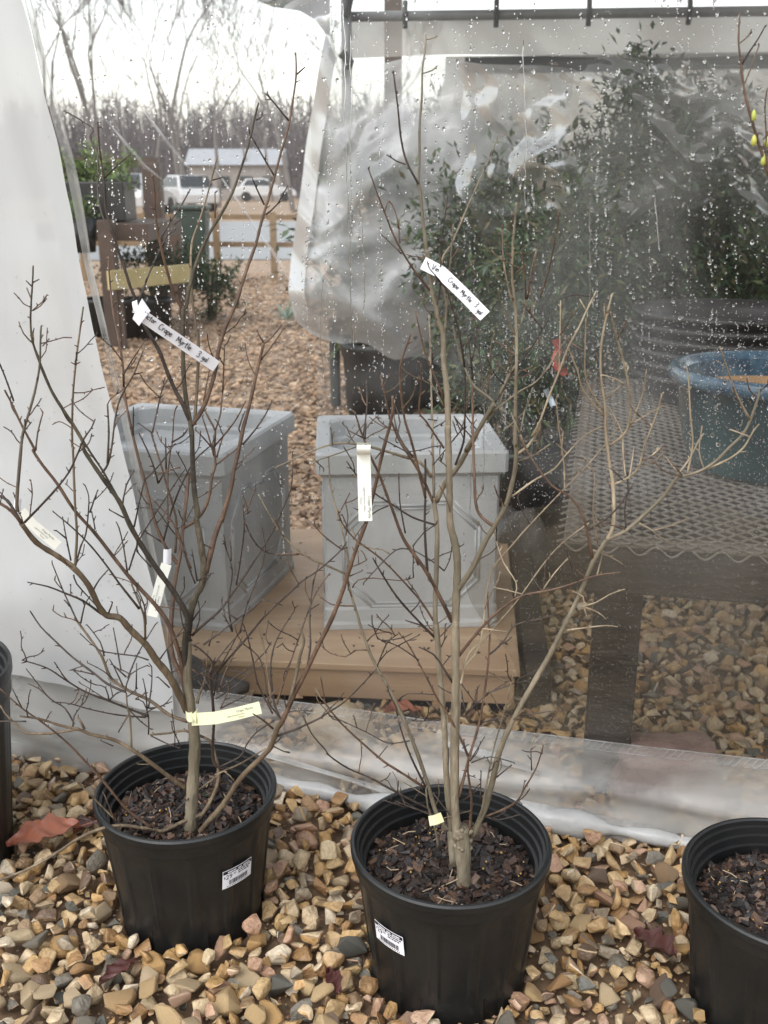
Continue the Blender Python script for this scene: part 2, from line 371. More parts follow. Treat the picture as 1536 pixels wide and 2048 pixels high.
# small filler grit lies between
big = sorted([q for q in placed if q[1] < sheet_Y(q[0]) - .05 and q[2] > .013 and abs(q[0]) < .40 * (q[1] * CP + .35) + .02],
             key=lambda q: -q[2] / q[1])[:300]
bigset = set(big)
def rand_rot(r):
    return Matrix.Rotation(r.uniform(0, 6.28), 4, 'Z') @ Matrix.Rotation(r.gauss(0, .35), 4, 'X') @ Matrix.Rotation(r.gauss(0, .35), 4, 'Y')
rr = random.Random(3)
for (x, y, r) in big:
    me = rr.choice(STONES)
    o = bpy.data.objects.new('stone', me); col.objects.link(o)
    s = r * 1.3
    o.matrix_world = Matrix.Translation((x, y, r * .36 + rr.uniform(0, .006) + (.016 if (x, y, r) in upper else 0))) @ rand_rot(rr) @ Matrix.Diagonal((s * rr.uniform(.9, 1.2), s * rr.uniform(.85, 1.1), s, 1))
    o.parent = ground
allv, allf, off = [], [], 0
for (x, y, r) in placed:
    if (x, y, r) in bigset: continue
    v, f = rr.choice(SV); s = r * 1.3
    mt = np.array(rand_rot(rr))[:3, :3] * s
    vv = v @ mt.T + np.array((x, y, r * .33 + rr.uniform(0, .005) + (.016 if (x, y, r) in upper else 0)))
    allv.append(vv); allf.extend([tuple(i + off for i in q) for q in f]); off += len(v)
mb = MB(); mb.v = [tuple(q) for q in np.concatenate(allv)]; mb.f = allf
gv = mb.build('gravel', M['gravel'], ground, smooth=True, sharp=30); gv['kind'] = 'stuff'

gm = MB(); rg = random.Random(55)
for i in range(11000):
    x, y = rg.uniform(-1, 1.1), rg.uniform(.86, 2.1)
    if abs(x) > .44 * y + .2: continue
    q = rg.uniform(.0015, .0042); c = Vector((x, y, -.009 + rg.uniform(0, .006)))
    o6 = [Vector((1, 0, 0)), Vector((0, 1, 0)), Vector((-1, 0, 0)), Vector((0, -1, 0)), Vector((0, 0, .8)), Vector((0, 0, -.8))]
    gm.add([c + v * q * rg.uniform(.6, 1.3) for v in o6], [(0, 1, 4), (1, 2, 4), (2, 3, 4), (3, 0, 4)])
gt = gm.build('grit', M['gravel'], ground); gt['kind'] = 'stuff'

# wood chips on the ground behind
chips = MB()
for i in range(17000):
    y = 2.9 + (random.random() ** 1.6) * 11.0
    if random.random() < .75: x = random.uniform(-.34 * y - .3, -.03 * y + .3)
    else: x = random.uniform(-.1 * y, .12 * y)
    if y < 3.1 and x < .3: y += .3
    if y < 4 and x > .2: continue
    l = random.uniform(.018, .05); w = l * random.uniform(.35, .8)
    rot = Matrix.Rotation(random.uniform(0, 6.28), 3, 'Z') @ Matrix.Rotation(random.gauss(0, .3), 3, 'X') @ Matrix.Rotation(random.gauss(0, .3), 3, 'Y')
    chips.box((x, y, random.uniform(0, .012)), (l, w, .007), rot)
cb = chips.build('wood_chips', M['chip'], ground); cb['kind'] = 'stuff'

# ------------------------------------------------------------------ near plastic sheet
NRM = Vector((SH_DY, -SH_DX, 0))                      # towards the camera
def sdisp(s, z):
    d = .006 * math.sin(3.1 * s + 2.2 * z) + .003 * math.sin(8 * s - 3 * z) + .0035 * noise.noise(Vector((s * 4, z * 3, 0)))
    if z < .20:
        t = 1 - z / .20
        d += .045 * t * t + t * (.010 * math.sin(7 * s + 1.5) + .006 * math.sin(19 * s + 30 * z)) + .012 * math.exp(-((z - .075 - .012 * math.sin(4 * s)) / .016) ** 2)
    return d
def SH(s, z, off=0.0): return Vector((s * SH_DX, SH_C + s * SH_DY, z)) + NRM * (sdisp(s, z) + off)
def px_sheet(x, y, off=0.0):
    r = ray(x, y); p0 = Vector((0, SH_C, 0)) + NRM * off
    t = (p0 - Vector((0, 0, CAM_H))).dot(NRM) / r.dot(NRM)
    p = Vector((0, 0, CAM_H)) + r * t
    s = (p - Vector((0, SH_C, 0))).dot(Vector((SH_DX, SH_DY, 0)))
    return s, p.z
sheet = thing('plastic_sheet', SH(0, 0), 'clear rain-spotted plastic sheet hanging behind the two bare shrubs', 'plastic sheet')
mb = MB(); mb.grid(lambda u, v: SH(lerp(-1.6, 1.7, u), lerp(.175, 2.15, v)), 160, 120)
mb.build('film', M['film_clear'], sheet, smooth=True)
mb = MB(); mb.grid(lambda u, v: SH(lerp(-1.6, 1.7, u), lerp(.004, .185, v ** 1.0), .003), 260, 40)
mb.build('hem', M['film_hem'], sheet, smooth=True)
M['film_fog'] = film('fogged_film', .0, .13, 4.5, .1, .0, tint=(.75, .76, .76), r0=.44, r1=.66, stretch=(1, 1, .75))
mb = MB(); mb.grid(lambda u, v: SH(lerp(-.12, 1.3, u), lerp(.62, 1.62, v), -.004), 70, 60)
mb.build('condensation', M['film_fog'], sheet, smooth=True)
M['film_dust_shade'] = film('dusty_shade_film', .12, .36, 3.0, .1, .0, tint=(.25, .215, .155), r0=.35, r1=.65, stretch=(1, 1, 1.4))
def veilf(u, v):                                         # dirty brown veil low right; its colour darkens the gravel in place of shade
    s_ = lerp(.20 + .05 * math.sin(v * 7), 1.4, u); return SH(s_, lerp(.19, .60 + .05 * math.sin(u * 8), v), -.007)
mb = MB(); mb.grid(veilf, 60, 30); mb.build('dust_shade_veil', M['film_dust_shade'], sheet, smooth=True)
mb = MB()                                               # welded zigzag seam
sp = -1.5
while sp < 1.6:
    z0 = .176; mb.tube([SH(sp, z0 - .008, .0055), SH(sp + .012, z0 + .008, .0055)], .0007, 4); sp += .0125
for dz in (-.009, .009): mb.tube([SH(-1.5 + .03 * i, .176 + dz, .0055) for i in range(104)], .0008, 4)
mb.build('seam', M['film_crease'], sheet)
for pts in ([(285, 215), (350, 300), (400, 355)], [(430, 330), (500, 430), (560, 520), (600, 590)], [(215, 240), (290, 330), (330, 360)]):
    mb = MB(); P = []
    for i in range(len(pts) - 1):
        for k in range(6): P.append((lerp(pts[i][0], pts[i + 1][0], k / 6), lerp(pts[i][1], pts[i + 1][1], k / 6)))
    P.append(pts[-1])
    def cr(u, v):
        i = u * (len(P) - 1); a = P[int(i)]
        w = 4.5 * math.sin(math.pi * min(.97, max(.03, u))) + 1.5
        s, z = px_sheet(a[0] + (v - .5) * w, a[1] - (v - .5) * w)
        return SH(s, z, .002 + .003 * math.sin(math.pi * v))
    mb.grid(cr, len(P) - 1, 4); mb.build('crease', M['film_crease'], sheet, smooth=True)

M['film_highlight'] = film('fold_highlight_film', .25, .7, 9, .15, .8, tint=(.72, .72, .70))  # milky film that paints the white highlights along the hem folds
for (s0, s1, z0, amp, w_) in ((-.28, .15, .072, .010, .012), (-.1, .42, .034, .008, .010), (.06, .62, .052, .012, .013), (-1.2, -.5, .06, .01, .01), (.12, .30, .135, .012, .02)):
    def hf(u, v):
        s = lerp(s0, s1, u); wv = w_ * math.sin(math.pi * min(.98, max(.02, u))) ** .5
        z = z0 + amp * math.sin(5 * s + s0 * 9) - .03 * u + (v - .5) * wv
        return SH(s, max(.004, z), .006 + .010 * math.sin(math.pi * v))
    mb = MB(); mb.grid(hf, 60, 6); mb.build('hem_fold_highlight', M['film_highlight'], sheet, smooth=True)

M['film_roll'] = film('roll_film', .6, .95, 6, .18, .8, tint=(.84, .84, .82), r0=.35, r1=.6, stretch=(1, 1, 2), bump=.3, bscale=12)
mb = MB(); pp = []; rr2 = []
for i in range(90):
    s_ = lerp(-.42, 1.35, i / 89); pp.append(SH(s_, .022 + .006 * math.sin(6 * s_), .012 + .008 * math.sin(11 * s_ + 1))); rr2.append((.021 + .006 * math.sin(9 * s_) + .005 * math.sin(23 * s_) + .004 * math.sin(51 * s_ + 1)) * (.25 if i in (0, 89) else 1))
mb.tube(pp, rr2, 12); mb.build('bottom_roll', M['film_roll'], sheet, smooth=True)

# milky curtain in front of it on the left
EDGE = [(-60, -460), (-5, -230), (52, 0), (92, 165), (131, 330), (176, 560), (215, 730), (250, 860), (290, 1050), (330, 1250), (345, 1345), (352, 1420), (350, 1480)]
ez = sorted([(px_sheet(x, y, .03)[1], px_sheet(x, y, .03)[0]) for x, y in EDGE])
EZ, ES = [q[0] for q in ez], [q[1] for q in ez]
def cedge(z): return float(np.interp(z, EZ, ES))
def curtf(u, v):
    z = lerp(.165 + .018 * math.sin(u * 11) + .02 * noise.noise(Vector((u * 7, 3, 1))), 2.1, v); s1 = cedge(z) + .006 * noise.noise(Vector((z * 9, 0, 3))); s = lerp(-1.7, s1, u)
    return SH(s, z, .034 + .013 * math.sin(19 * (s - s1) + 1.5 * math.sin(2 * z)) * (.3 + .7 * u) + .004 * math.sin(63 * (s - s1) + 4 * z) * u ** 3 + .016 * noise.noise(Vector((s * 5, z * 2.2, 5))) + .010 * noise.noise(Vector((s * 9 + z * 5, z * 7 - s * 4, 8))) * max(0, 1.1 - z) + .02 * max(0, .3 - z))
mb = MB(); mb.grid(curtf, 110, 110)
cur = tag(mb.build('plastic_curtain', M['film_milky'], smooth=True), 'milky white plastic curtain folded along the left side', 'curtain')
def skirt(u, v):
    s_ = lerp(-1.7, cedge(.17) + .02, u); z = lerp(.004, .20, v)
    return SH(s_, z, .022 + .012 * math.sin(17 * s_) * (1 - v) + .012 * noise.noise(Vector((s_ * 9, z * 12, 2))))
mb = MB(); mb.grid(skirt, 110, 16); mb.build('lower_skirt', M['film_hem'], cur, smooth=True)
mb = MB()
def ce2(u, v):
    z = lerp(.17, 2.1, v); s = cedge(z) + .0 + lerp(-.004, .016, u) * (.5 + .5 * noise.noise(Vector((z * 3, 7, 1))) + .3) + .004 * noise.noise(Vector((z * 5, 1, 3)))
    return SH(s, z, .024 + .006 * math.sin(u * 9))
mb.grid(ce2, 8, 100); mb.build('folded_edge', M['film_hem'], cur, smooth=True)

# rain drops and trickles on the sheet
DV, DF = [], []
for i, zz in enumerate((-.72, -.1, .55)):
    for j in range(7):
        an = 2 * math.pi * j / 7; rr_ = math.sqrt(1 - zz * zz)
        DV.append((rr_ * math.cos(an), rr_ * math.sin(an), zz))
DV += [(0, 0, -.86), (0, 0, 1)]
for i in range(2):
    for j in range(7): DF.append((i * 7 + j, i * 7 + (j + 1) % 7, (i + 1) * 7 + (j + 1) % 7, (i + 1) * 7 + j))
for j in range(7): DF.append((21, (j + 1) % 7, j)); DF.append((14 + j, 14 + (j + 1) % 7, 22))
DVn = np.array(DV)
EXV = Vector((SH_DX, SH_DY, 0))
dv, df, doff = [], [], 0
def drop(s, z, w, h, d):
    global doff
    p = SH(s, z, .0008)
    e1, e2, e3 = EXV * w, Vector((0, 0, h)), NRM * d
    mt = np.array((e1, e2, e3))
    dv.append(DVn @ mt + np.array(p)); df.extend([tuple(i + doff for i in q) for q in DF]); doff += len(DV)
rd = random.Random(11)
def vis_range(s):
    return
for i in range(80):                                    # dotted runs down the sheet
    x0 = rd.uniform(60, 1536)
    y = rd.uniform(-40, 600); yend = y + rd.uniform(150, 900)
    big_ = rd.uniform(.6, 1.25)
    if x0 > 1000: yend = min(yend, 900)
    xx = x0
    while y < yend:
        xx += rd.gauss(0, 1.3)
        s, z = px_sheet(xx, y)
        if z > .2 and s > cedge(z) + .02:
            w = rd.uniform(.7, 1.7) * big_ * .001
            drop(s, z, w, w * rd.uniform(1.0, 2.3), w * .8)
        y += rd.choice([4, 6, 9, 14, 22, 40]) * rd.uniform(.7, 1.3)
for i in range(4300):
    x, y = rd.uniform(40, 1540), rd.uniform(-20, 1000) ** 1.0
    s, z = px_sheet(x, y)
    if s < cedge(z) + .015: continue
    w = .001 * min(3.2, rd.lognormvariate(-.12, .55))
    drop(s, z, w, w * rd.uniform(1.0, 1.5), w * .8)
for i in range(5200):
    x, y = rd.uniform(960, 1540), rd.uniform(640, 1480)
    s, z = px_sheet(x, y)
    if z < .19: continue
    w = rd.uniform(.0005, .00095); drop(s, z, w, w * 1.2, w * .75)
for i in range(6000):                                   # fine spray lower down and to the right
    x, y = rd.uniform(300, 1540), rd.uniform(600, 1470)
    if x < 900 and y < 1000 and rd.random() < .7: continue
    s, z = px_sheet(x, y)
    if z < .19 or s < cedge(z) + .01: continue
    w = rd.uniform(.00035, .0008)
    drop(s, z, w, w * 1.15, w * .6)
for i in range(160):                                    # sparse on the curtain
    x, y = rd.uniform(0, 330), rd.uniform(0, 1300)
    s, z = px_sheet(x, y, .05)
    if s > cedge(z) - .005: continue
    p = Vector(curtf((s + 1.7) / (cedge(z) + 1.7), (z - .165) / 1.935)); w = rd.uniform(.0006, .0014)
    mt = np.array((EXV * w, Vector((0, 0, w * 1.4)), NRM * w * .6))
    dv.append(DVn @ mt + np.array(p + NRM * .0012)); df.extend([tuple(i + doff for i in q) for q in DF]); doff += len(DV)
mb = MB(); mb.v = [tuple(q) for q in np.concatenate(dv)]; mb.f = df
dr = mb.build('raindrops', M['water'], sheet, smooth=True); dr['kind'] = 'stuff'
mb = MB()
for x0, y0, y1 in ((688, 0, 560), (703, 60, 430), (1046, 80, 420), (722, 420, 640), (707, 430, 700), (1180, 400, 640), (650, 560, 760), (1310, 380, 520), (975, 740, 1000), (945, 860, 1040), (640, 930, 1200)):
    y = y0; pp = []; xx = x0
    while y < y1:
        xx += rd.gauss(0, 1.2); s, z = px_sheet(xx, y); pp.append(SH(s, z, .0008)); y += 14
    mb.tube(pp, [.0007 * rd.uniform(.6, 1.3) for _ in pp], 5)
tk = mb.build('trickles', M['water'], sheet, smooth=True); tk['kind'] = 'stuff'

# ------------------------------------------------------------------ nursery pots
def rim_shade(): pass
def pot_parts(root, c, r, h, soil_z=None, seedv=1, mulch=True):
    c = Vector(c)
    rb = r * .83; zb = -.012
    def body(rr_, z, an):
        if z < h * .82 and z > .02:
            w = math.cos(an * 14); k = 1 if w < .86 else .0
            return rr_ - .0028 * k * min(1, (h * .82 - z) / .012)
        if z <= .02 and z > -.02:
            return rr_ - .005 * (math.cos(an * 6) > .72)
        return rr_
    prof = [(.002, zb), (rb * .9, zb), (rb, zb + .006), (rb + .0005, .018)]
    for i in range(1, 9): prof.append((lerp(rb, r - .004, i / 9), lerp(.018, h * .84, i / 9)))
    prof += [(r - .004, h * .84), (r - .0004, h * .852), (r + .0006, h * .93), (r + .0012, h * .936), (r + .0045, h * .945), (r + .005, h * .985), (r + .003, h * .998), (r - .0005, h), (r - .003, h * .99)]
    prof += [(r - .0035, h * .955), (r - .0075, h * .95), (r - .0085, h * .90), (r - .0125, h * .895), (r - .0135, h * .84), (r - .018, h * .835), (lerp(rb, r, .6) - .006, h * .55), (.002, h * .5)]
    mb = MB(); mb.lathe(prof, c, 168, body)
    mb.build('body', M['pot'], root, smooth=True, sharp=28)
    rsoil = r - .016; zs = soil_z if soil_z else h * .845
    r_ = random.Random(seedv)
    def soilf(u, v):
        an = u * 2 * math.pi; q = v * (rsoil)
        x, y = c.x + q * math.cos(an), c.y + q * math.sin(an)
        return (x, y, c.z + zs - .022 * (v ** 3) + .006 * noise.noise(Vector((x * 40, y * 40, seedv))) + .006 * noise.noise(Vector((x * 90, y * 90, seedv))))
    mb = MB(); mb.grid(soilf, 64, 22); so = mb.build('soil', M['soil'], root, smooth=True)
    if mulch:
        mb = MB()
        for i in range(1100):
            an = r_.uniform(0, 6.28); q = rsoil * math.sqrt(r_.random()) * .97; v = q / rsoil
            l = r_.choice([.004, .006, .009, .012, .017]) * r_.uniform(.7, 1.2); w = l * r_.uniform(.25, .8)
            rot = Matrix.Rotation(r_.uniform(0, 6.28), 3, 'Z') @ Matrix.Rotation(r_.gauss(0, .5), 3, 'X') @ Matrix.Rotation(r_.gauss(0, .5), 3, 'Y')
            p = Vector(soilf(an / 6.2832, v)) + Vector((0, 0, .002)); th = w * .25 + .0006
            mb.add([p + rot @ Vector((x_ * l * r_.uniform(.25, .65), y_ * w * r_.uniform(.2, .7), z_ * th)) for x_ in (-1, 1) for y_ in (-1, 1) for z_ in (-1, 1)], [(0, 1, 3, 2), (4, 6, 7, 5), (0, 4, 5, 1), (2, 3, 7, 6), (0, 2, 6, 4), (1, 5, 7, 3)])
        b_ = mb.build('bark_chips', M['mulch'], root); b_['kind'] = 'stuff'
        mb = MB()
        for i in range(34):
            an = r_.uniform(0, 6.28); q = rsoil * math.sqrt(r_.random()) * .9
            p = Vector(soilf(an / 6.2832, q / rsoil)) + Vector((0, 0, .004)); rr_ = r_.uniform(.0012, .0019)
            mb.lathe([(0.0001, -rr_), (rr_ * .8, -rr_ * .6), (rr_, 0), (rr_ * .8, rr_ * .6), (.0001, rr_)], p, 7)
        b_ = mb.build('fertilizer_pellets', M['prill'], root, smooth=True); b_['kind'] = 'stuff'
        mb = MB()
        for i in range(16):
            an = r_.uniform(0, 6.28); q = rsoil * math.sqrt(r_.random()) * .85
            p = Vector(soilf(an / 6.2832, q / rsoil)) + Vector((0, 0, .005)); d = Vector((r_.gauss(0, 1), r_.gauss(0, 1), r_.uniform(-.05, .25))).normalized() * r_.uniform(.015, .045)
            mb.tube([p - d / 2, p + Vector((r_.gauss(0, .003), r_.gauss(0, .003), .001)), p + d / 2], .0008, 5)
        b_ = mb.build('dry_twigs', M['twig'], root); b_['kind'] = 'stuff'
    return rb

_txt = {}
def text_verts(s, size):
    cu = bpy.data.curves.new('t', 'FONT'); cu.body = s; cu.size = size; cu.resolution_u = 2
    o = bpy.data.objects.new('t', cu); col.objects.link(o)
    dg = bpy.context.evaluated_depsgraph_get(); dg.update()
    me = o.evaluated_get(dg).to_mesh()
    v = [(p.co.x, p.co.y) for p in me.vertices]; f = [tuple(p.vertices) for p in me.polygons]
    o.evaluated_get(dg).to_mesh_clear()
    bpy.data.objects.remove(o); bpy.data.curves.remove(cu)
    return v, f
def price_label(root, c, r, h, az, seedv):
    W, H = .058, .036; rb = r * .83
    zc = h * .58
    def f(u, v, off=.0012):                            # u, v in metres on the label, origin its lower left
        z = zc + (v - H / 2) * .95
        rad = lerp(rb, r - .004, (z - .018) / (h * .84 - .018)) + off
        an = az + (u - W / 2) * .95 / rad
        return Vector((c.x + rad * math.cos(an), c.y + rad * math.sin(an), c.z + z))
    mb = MB(); mb.grid(lambda u, v: f(u * W, v * H), 16, 6); lb = mb.build('price_label', M['label'], root, smooth=True)
    mb = MB()
    def rect(u0, v0, u1, v1, m=0): mb.grid(lambda u, v: f(lerp(u0, u1, u), lerp(v0, v1, v), .0016), max(1, int((u1 - u0) / .004)), 1, m)
    rect(.001, H - .0075, W - .001, H - .0012)
    def words(s, size, u0, v0, m=0, off=.0016, sx=1.0):
        v, fc = text_verts(s, size); mb.add([f(u0 + p[0] * sx, v0 + p[1], off) for p in v], fc, m)
    words('$', .006, .002, .0205); words('29', .0125, .0055, .0178); words('99', .0055, .0195, .0225)
    rl = random.Random(5)
    for row, vv in enumerate((.0245, .0205)):
        u = .029
        while u < .052: w = rl.uniform(.001, .005); rect(u, vv, u + w, vv + .0022); u += w + .0012
    u = .012
    while u < .048:
        w = rl.choice([.0005, .0005, .001, .0015]); rect(u, .0055, u + w, .0145); u += w + rl.choice([.0006, .0006, .0012])
    u = .008
    while u < .05: rect(u, .002, u + .0014, .0038); u += .0031
    u = .009
    for w in (.016, .008, .014):
        rect_ = [f(u, H - .006, .002), f(u + w, H - .006, .002), f(u + w, H - .0027, .002), f(u, H - .0027, .002)]
        k = 6
        for q in range(k):
            a0, a1 = u + w * q / k, u + w * (q + .78) / k
            mb.add([f(a0, H - .0058, .002), f(a1, H - .0058, .002), f(a1, H - .0029, .002), f(a0, H - .0029, .002)], [(0, 1, 2, 3)], 1)
        u += w + .003
    mb.build('lettering', [M['ink'], M['label']], lb)

potL = thing('nursery_pot', POT_L, 'black nursery pot holding the left bare shrub, price sticker on its right side', 'pot', 'black nursery pots with price stickers')
pot_parts(potL, POT_L, .139, .225, seedv=1); price_label(potL, POT_L, .139, .225, R(-90 + 45), 1)
potM = thing('nursery_pot', POT_M, 'black nursery pot holding the middle bare shrub, price sticker on its left side', 'pot', 'black nursery pots with price stickers')
pot_parts(potM, POT_M, .1425, .225, seedv=2); price_label(potM, POT_M, .1425, .225, R(-90 - 44), 2)
potR = thing('nursery_pot', POT_R, 'black nursery pot cut off by the right picture edge', 'pot', 'black nursery pots')
pot_parts(potR, POT_R, .142, .218, soil_z=.185, seedv=3)
potE = thing('nursery_pot', POT_E, 'tall black pot just showing at the left picture edge', 'pot', 'black nursery pots')
pot_parts(potE, POT_E, .172, .37, seedv=4, mulch=False)

# green leaf in the left pot, pale leaf in the middle pot
def leaf_obj(name, m, label, cat, p, yaw, L, W, curl=.3, tilt=0.0, lobes=0, group=None, stalk=0, parent=None):
    mb = MB(); rot = Matrix.Rotation(yaw, 3, 'Z') @ Matrix.Rotation(tilt, 3, 'Y')
    n = 26
    def outline(t):
        w = math.sin(math.pi * t) ** .8
        if lobes: w *= .62 + .38 * abs(math.cos(t * math.pi * lobes)) + .08 * math.sin(t * 37)
        return w * W / 2
    def f(u, v):
        x = (u - .5) * L; o = outline(max(.001, min(.999, u))) * (v * 2 - 1)
        z = curl * W * (v * 2 - 1) ** 2 * .35 + curl * L * .25 * math.sin(u * 3) + .003 * math.sin(u * 19 + v * 7)
        return Vector(p) + rot @ Vector((x, o, z))
    mb.grid(f, n, 8)
    mb.grid(lambda u, v: f(u, v) - Vector((0, 0, .0006)), n, 8)
    if stalk: mb.tube([f(0, .5), f(0, .5) + rot @ Vector((-stalk, .004, .006))], .0009, 5)
    o = mb.build(name, m, parent, smooth=True)
    if label: tag(o, label, cat, group)
    return o
def on(x, y, z):                                        # point of height z seen at a pixel
    r = ray(x, y); t = (z - CAM_H) / r.z; return Vector((r.x * t, r.y * t, z))
leaf_obj('green_leaf', M['leaf_green'], 'small bright green leaf lying on the soil of the left pot', 'leaf', on(415, 1592, .19), R(20), .018, .009, .4, .2)
leaf_obj('pale_leaf', mat('pale_leaf', [(.3, .32, .2), (.4, .42, .28)], 20, .5), 'pale narrow leaf on the soil of the middle pot', 'leaf', on(882, 1714, .185), R(-10), .028, .011, .2)
leaf_obj('dry_leaf', M['leaf_red'], 'large curled reddish brown leaf on the gravel beside the left pot', 'leaf', on(88, 1672, .05), R(-160), .125, .08, .28, .10, 3, 'dry leaves', .07)
leaf_obj('dry_leaf', M['leaf_dark'], 'dark wine red leaf between the red leaf and the left pot', 'leaf', on(170, 1655, .035), R(70), .07, .05, .4, .3, 3, 'dry leaves', .0)
leaf_obj('dry_leaf', M['leaf_dark'], 'wet maroon leaf lying between the middle and right pots', 'leaf', on(1310, 1890, .035), R(-60), .09, .055, .3, -.2, 3, 'dry leaves', .0)
leaf_obj('dry_leaf', M['leaf_dark'], 'narrow dark leaf near the bottom left stones', 'leaf', on(235, 1945, .035), R(60), .075, .03, .3, .2, 2, 'dry leaves', .0)
leaf_obj('dry_leaf', M['leaf_dark'], 'blackish curled leaf left of the middle pot', 'leaf', on(668, 1965, .045), R(-70), .06, .025, .4, -.1, 2, 'dry leaves', .0)

# ------------------------------------------------------------------ plywood platform and cement planters
pr = Matrix.Rotation(R(-4.7), 3, 'Z')
PO = Vector((.30, 2.02, 0))                              # front right corner
def PL(x, y, z): return PO + pr @ Vector((x, y, z))
plat = thing('wooden_platform', PO, 'low tan plywood platform under the two grey planters', 'platform')
mb = MB(); mb.box(PL(-.8, .46, .112), (1.6, .92, .016), pr); bevel(mb.build('deck', M['ply'], plat), .002)
mb = MB(); mb.box(PL(-.8, .028, .0665), (1.58, .036, .073), pr); bevel(mb.build('front_board', M['ply'], plat), .003)
for yy in (.45, .88):
    mb = MB(); mb.box(PL(-.8, yy, .0665), (1.58, .036, .073), pr); mb.build('joist', M['ply'], plat)
for xx in (-1.4, -.75, -.08):
    mb = MB(); mb.box(PL(xx, .45, .011), (.09, .8, .036), pr); mb.build('skid', M['wetwood'], plat)
mb = MB(); rq = random.Random(8)
for i in range(60):
    p = PL(rq.uniform(-1.3, -.02), rq.choice([rq.uniform(.02, .2), rq.uniform(.02, .85)]), .1212); l = rq.uniform(.003, .009)
    rot = Matrix.Rotation(rq.uniform(0, 6.28), 3, 'Z'); mb.box(p, (l, l * rq.uniform(.3, .8), .0016), rot)
db_ = mb.build('leaf_crumbs', M['mulch'], plat); db_['kind'] = 'stuff'
ts = thing('timber', PL(.05, .4, 0), 'dark timber strip added for the shadow along the right end of the platform', 'timber')
mb = MB(); mb.box(PL(.045, .47, .045), (.06, .85, .10), pr); bevel(mb.build('shade_strip', M['wetwood'], ts), .006)  # dark strip in place of the shadowed platform side

def octo(w, h, c, y):
    pts = [(-w / 2 + c, -h / 2), (w / 2 - c, -h / 2), (w / 2, -h / 2 + c), (w / 2, h / 2 - c), (w / 2 - c, h / 2), (w * .16, h / 2), (w * .12, h / 2 - .012), (-w * .12, h / 2 - .012), (-w * .16, h / 2), (-w / 2 + c, h / 2), (-w / 2, h / 2 - c), (-w / 2, -h / 2 + c)]
    return [Vector((x, y, z)) for x, z in pts]
def planter(corner, ang, W, D, H, label):
    """corner: front right bottom corner; W wide, D deep, H high."""
    rt = Matrix.Rotation(ang, 3, 'Z')
    root = thing('square_planter', corner, label, 'planter', 'grey square planters on the platform')
    def T(p): return corner + rt @ Vector(p)
    def ring(mb, rects):
        vs, fs = [], []
        for (x0, x1, y0, y1, z, c) in rects:
            for (x, y) in ((x0 + c, y0), (x1 - c, y0), (x1, y0 + c), (x1, y1 - c), (x1 - c, y1), (x0 + c, y1), (x0, y1 - c), (x0, y0 + c)): vs.append(T((x, y, z)))
        for i in range(len(rects) - 1):
            for j in range(8): fs.append((i * 8 + j, i * 8 + (j + 1) % 8, (i + 1) * 8 + (j + 1) % 8, (i + 1) * 8 + j))
        fs.append(tuple(range((len(rects) - 1) * 8, len(rects) * 8)))
        mb.add(vs, fs)
    def rc(o, z, c): return (-W - o, o, -o, D + o, z, c)
    mb = MB(); ring(mb, [rc(.006, 0, .006), rc(.006, .012, .006), rc(.003, .02, .006), rc(.003, .05, .006), rc(0, .056, .006), rc(0, H - .062, .006)] )
    mb.build('body', M['cement'], root)
    mb = MB(); ring(mb, [rc(0, H - .0625, .006), rc(.006, H - .056, .006), rc(.016, H - .05, .008), rc(.016, H - .006, .008), rc(.011, H, .01),
                         rc(-.016, H, .03), rc(-.02, H - .006, .035), rc(-.022, H - .045, .035), rc(-.032, H - .05, .035), rc(-.034, H - .085, .035), rc(-.042, H - .09, .035), rc(-.05, H - .3, .03)])
    mb.build('rim', M['cement'], root)
    for face in range(4):
        w = W if face % 2 == 0 else D
        mb = MB()
        for sc, d in ((1, .0035), (.945, .0025)):
            pts = octo(w * .78 * sc, H * .6 * (1 - (1 - sc) * 1.2), .065, 0)
            for k in range(len(pts)):
                A, B = pts[k], pts[(k + 1) % len(pts)]
                def Q(p):
                    x, z = p.x, p.z + H * .43
                    if face == 0: q = (-W / 2 + x, -.001, z)
                    elif face == 1: q = (.001, D / 2 + x, z)
                    elif face == 2: q = (-W / 2 - x, D + .001, z)
                    else: q = (-W - .001, D / 2 - x, z)
                    return T(q)
                a_, b_ = Q(A), Q(B); e_ = (b_ - a_).normalized() * d * .8
                mb.tube([a_ - e_, b_ + e_], d, 8)
        mb.build('panel_moulding', M['cement'], root, smooth=True)
    return root
planter(PL(-.05 + .0, .237, .121), R(3), .41, .37, .44, 'grey cement square planter on the right side of the platform')
planter(Vector((-.374, 2.225, .121)), R(-15), .43, .45, .44, 'grey cement square planter partly behind the milky curtain')

# ------------------------------------------------------------------ expanded metal table and what stands on it
ta = R(-12); tr_ = Matrix.Rotation(ta, 3, 'Z'); TO = Vector((.318, 1.70, 0))
TW, TD, TH = 1.65, 1.62, .54
def TP(x, y, z): return TO + tr_ @ Vector((x, y, z))
table = thing('mesh_table', TO, 'low dark wooden table with an expanded metal mesh top', 'table')
for (nm, a_, b_) in (('front_rail', (0, .019, .489), (TW, .019, .489)), ('back_rail', (0, TD - .019, .489), (TW, TD - .019, .489))):
    mb = MB(); mb.bar(TP(*a_), TP(*b_), .038, .089); bevel(mb.build(nm, M['wetwood'], table), .003)
for xx in (.019, TW * .5, TW - .019):
    mb = MB(); mb.bar(TP(xx, .0385, .489), TP(xx, TD - .0385, .489), .038, .089); bevel(mb.build('side_rail', M['greywood'], table), .003)
for (xx, yy) in ((.105, .09), (TW - .12, .09), (.105, TD - .09), (TW - .12, TD - .09)):
    mb = MB(); mb.box(TP(xx, yy, .215), (.088, .088, .455), tr_); bevel(mb.build('leg', M['wetwood'], table), .004)
mb = MB(); LWD, SWD = .037, .040
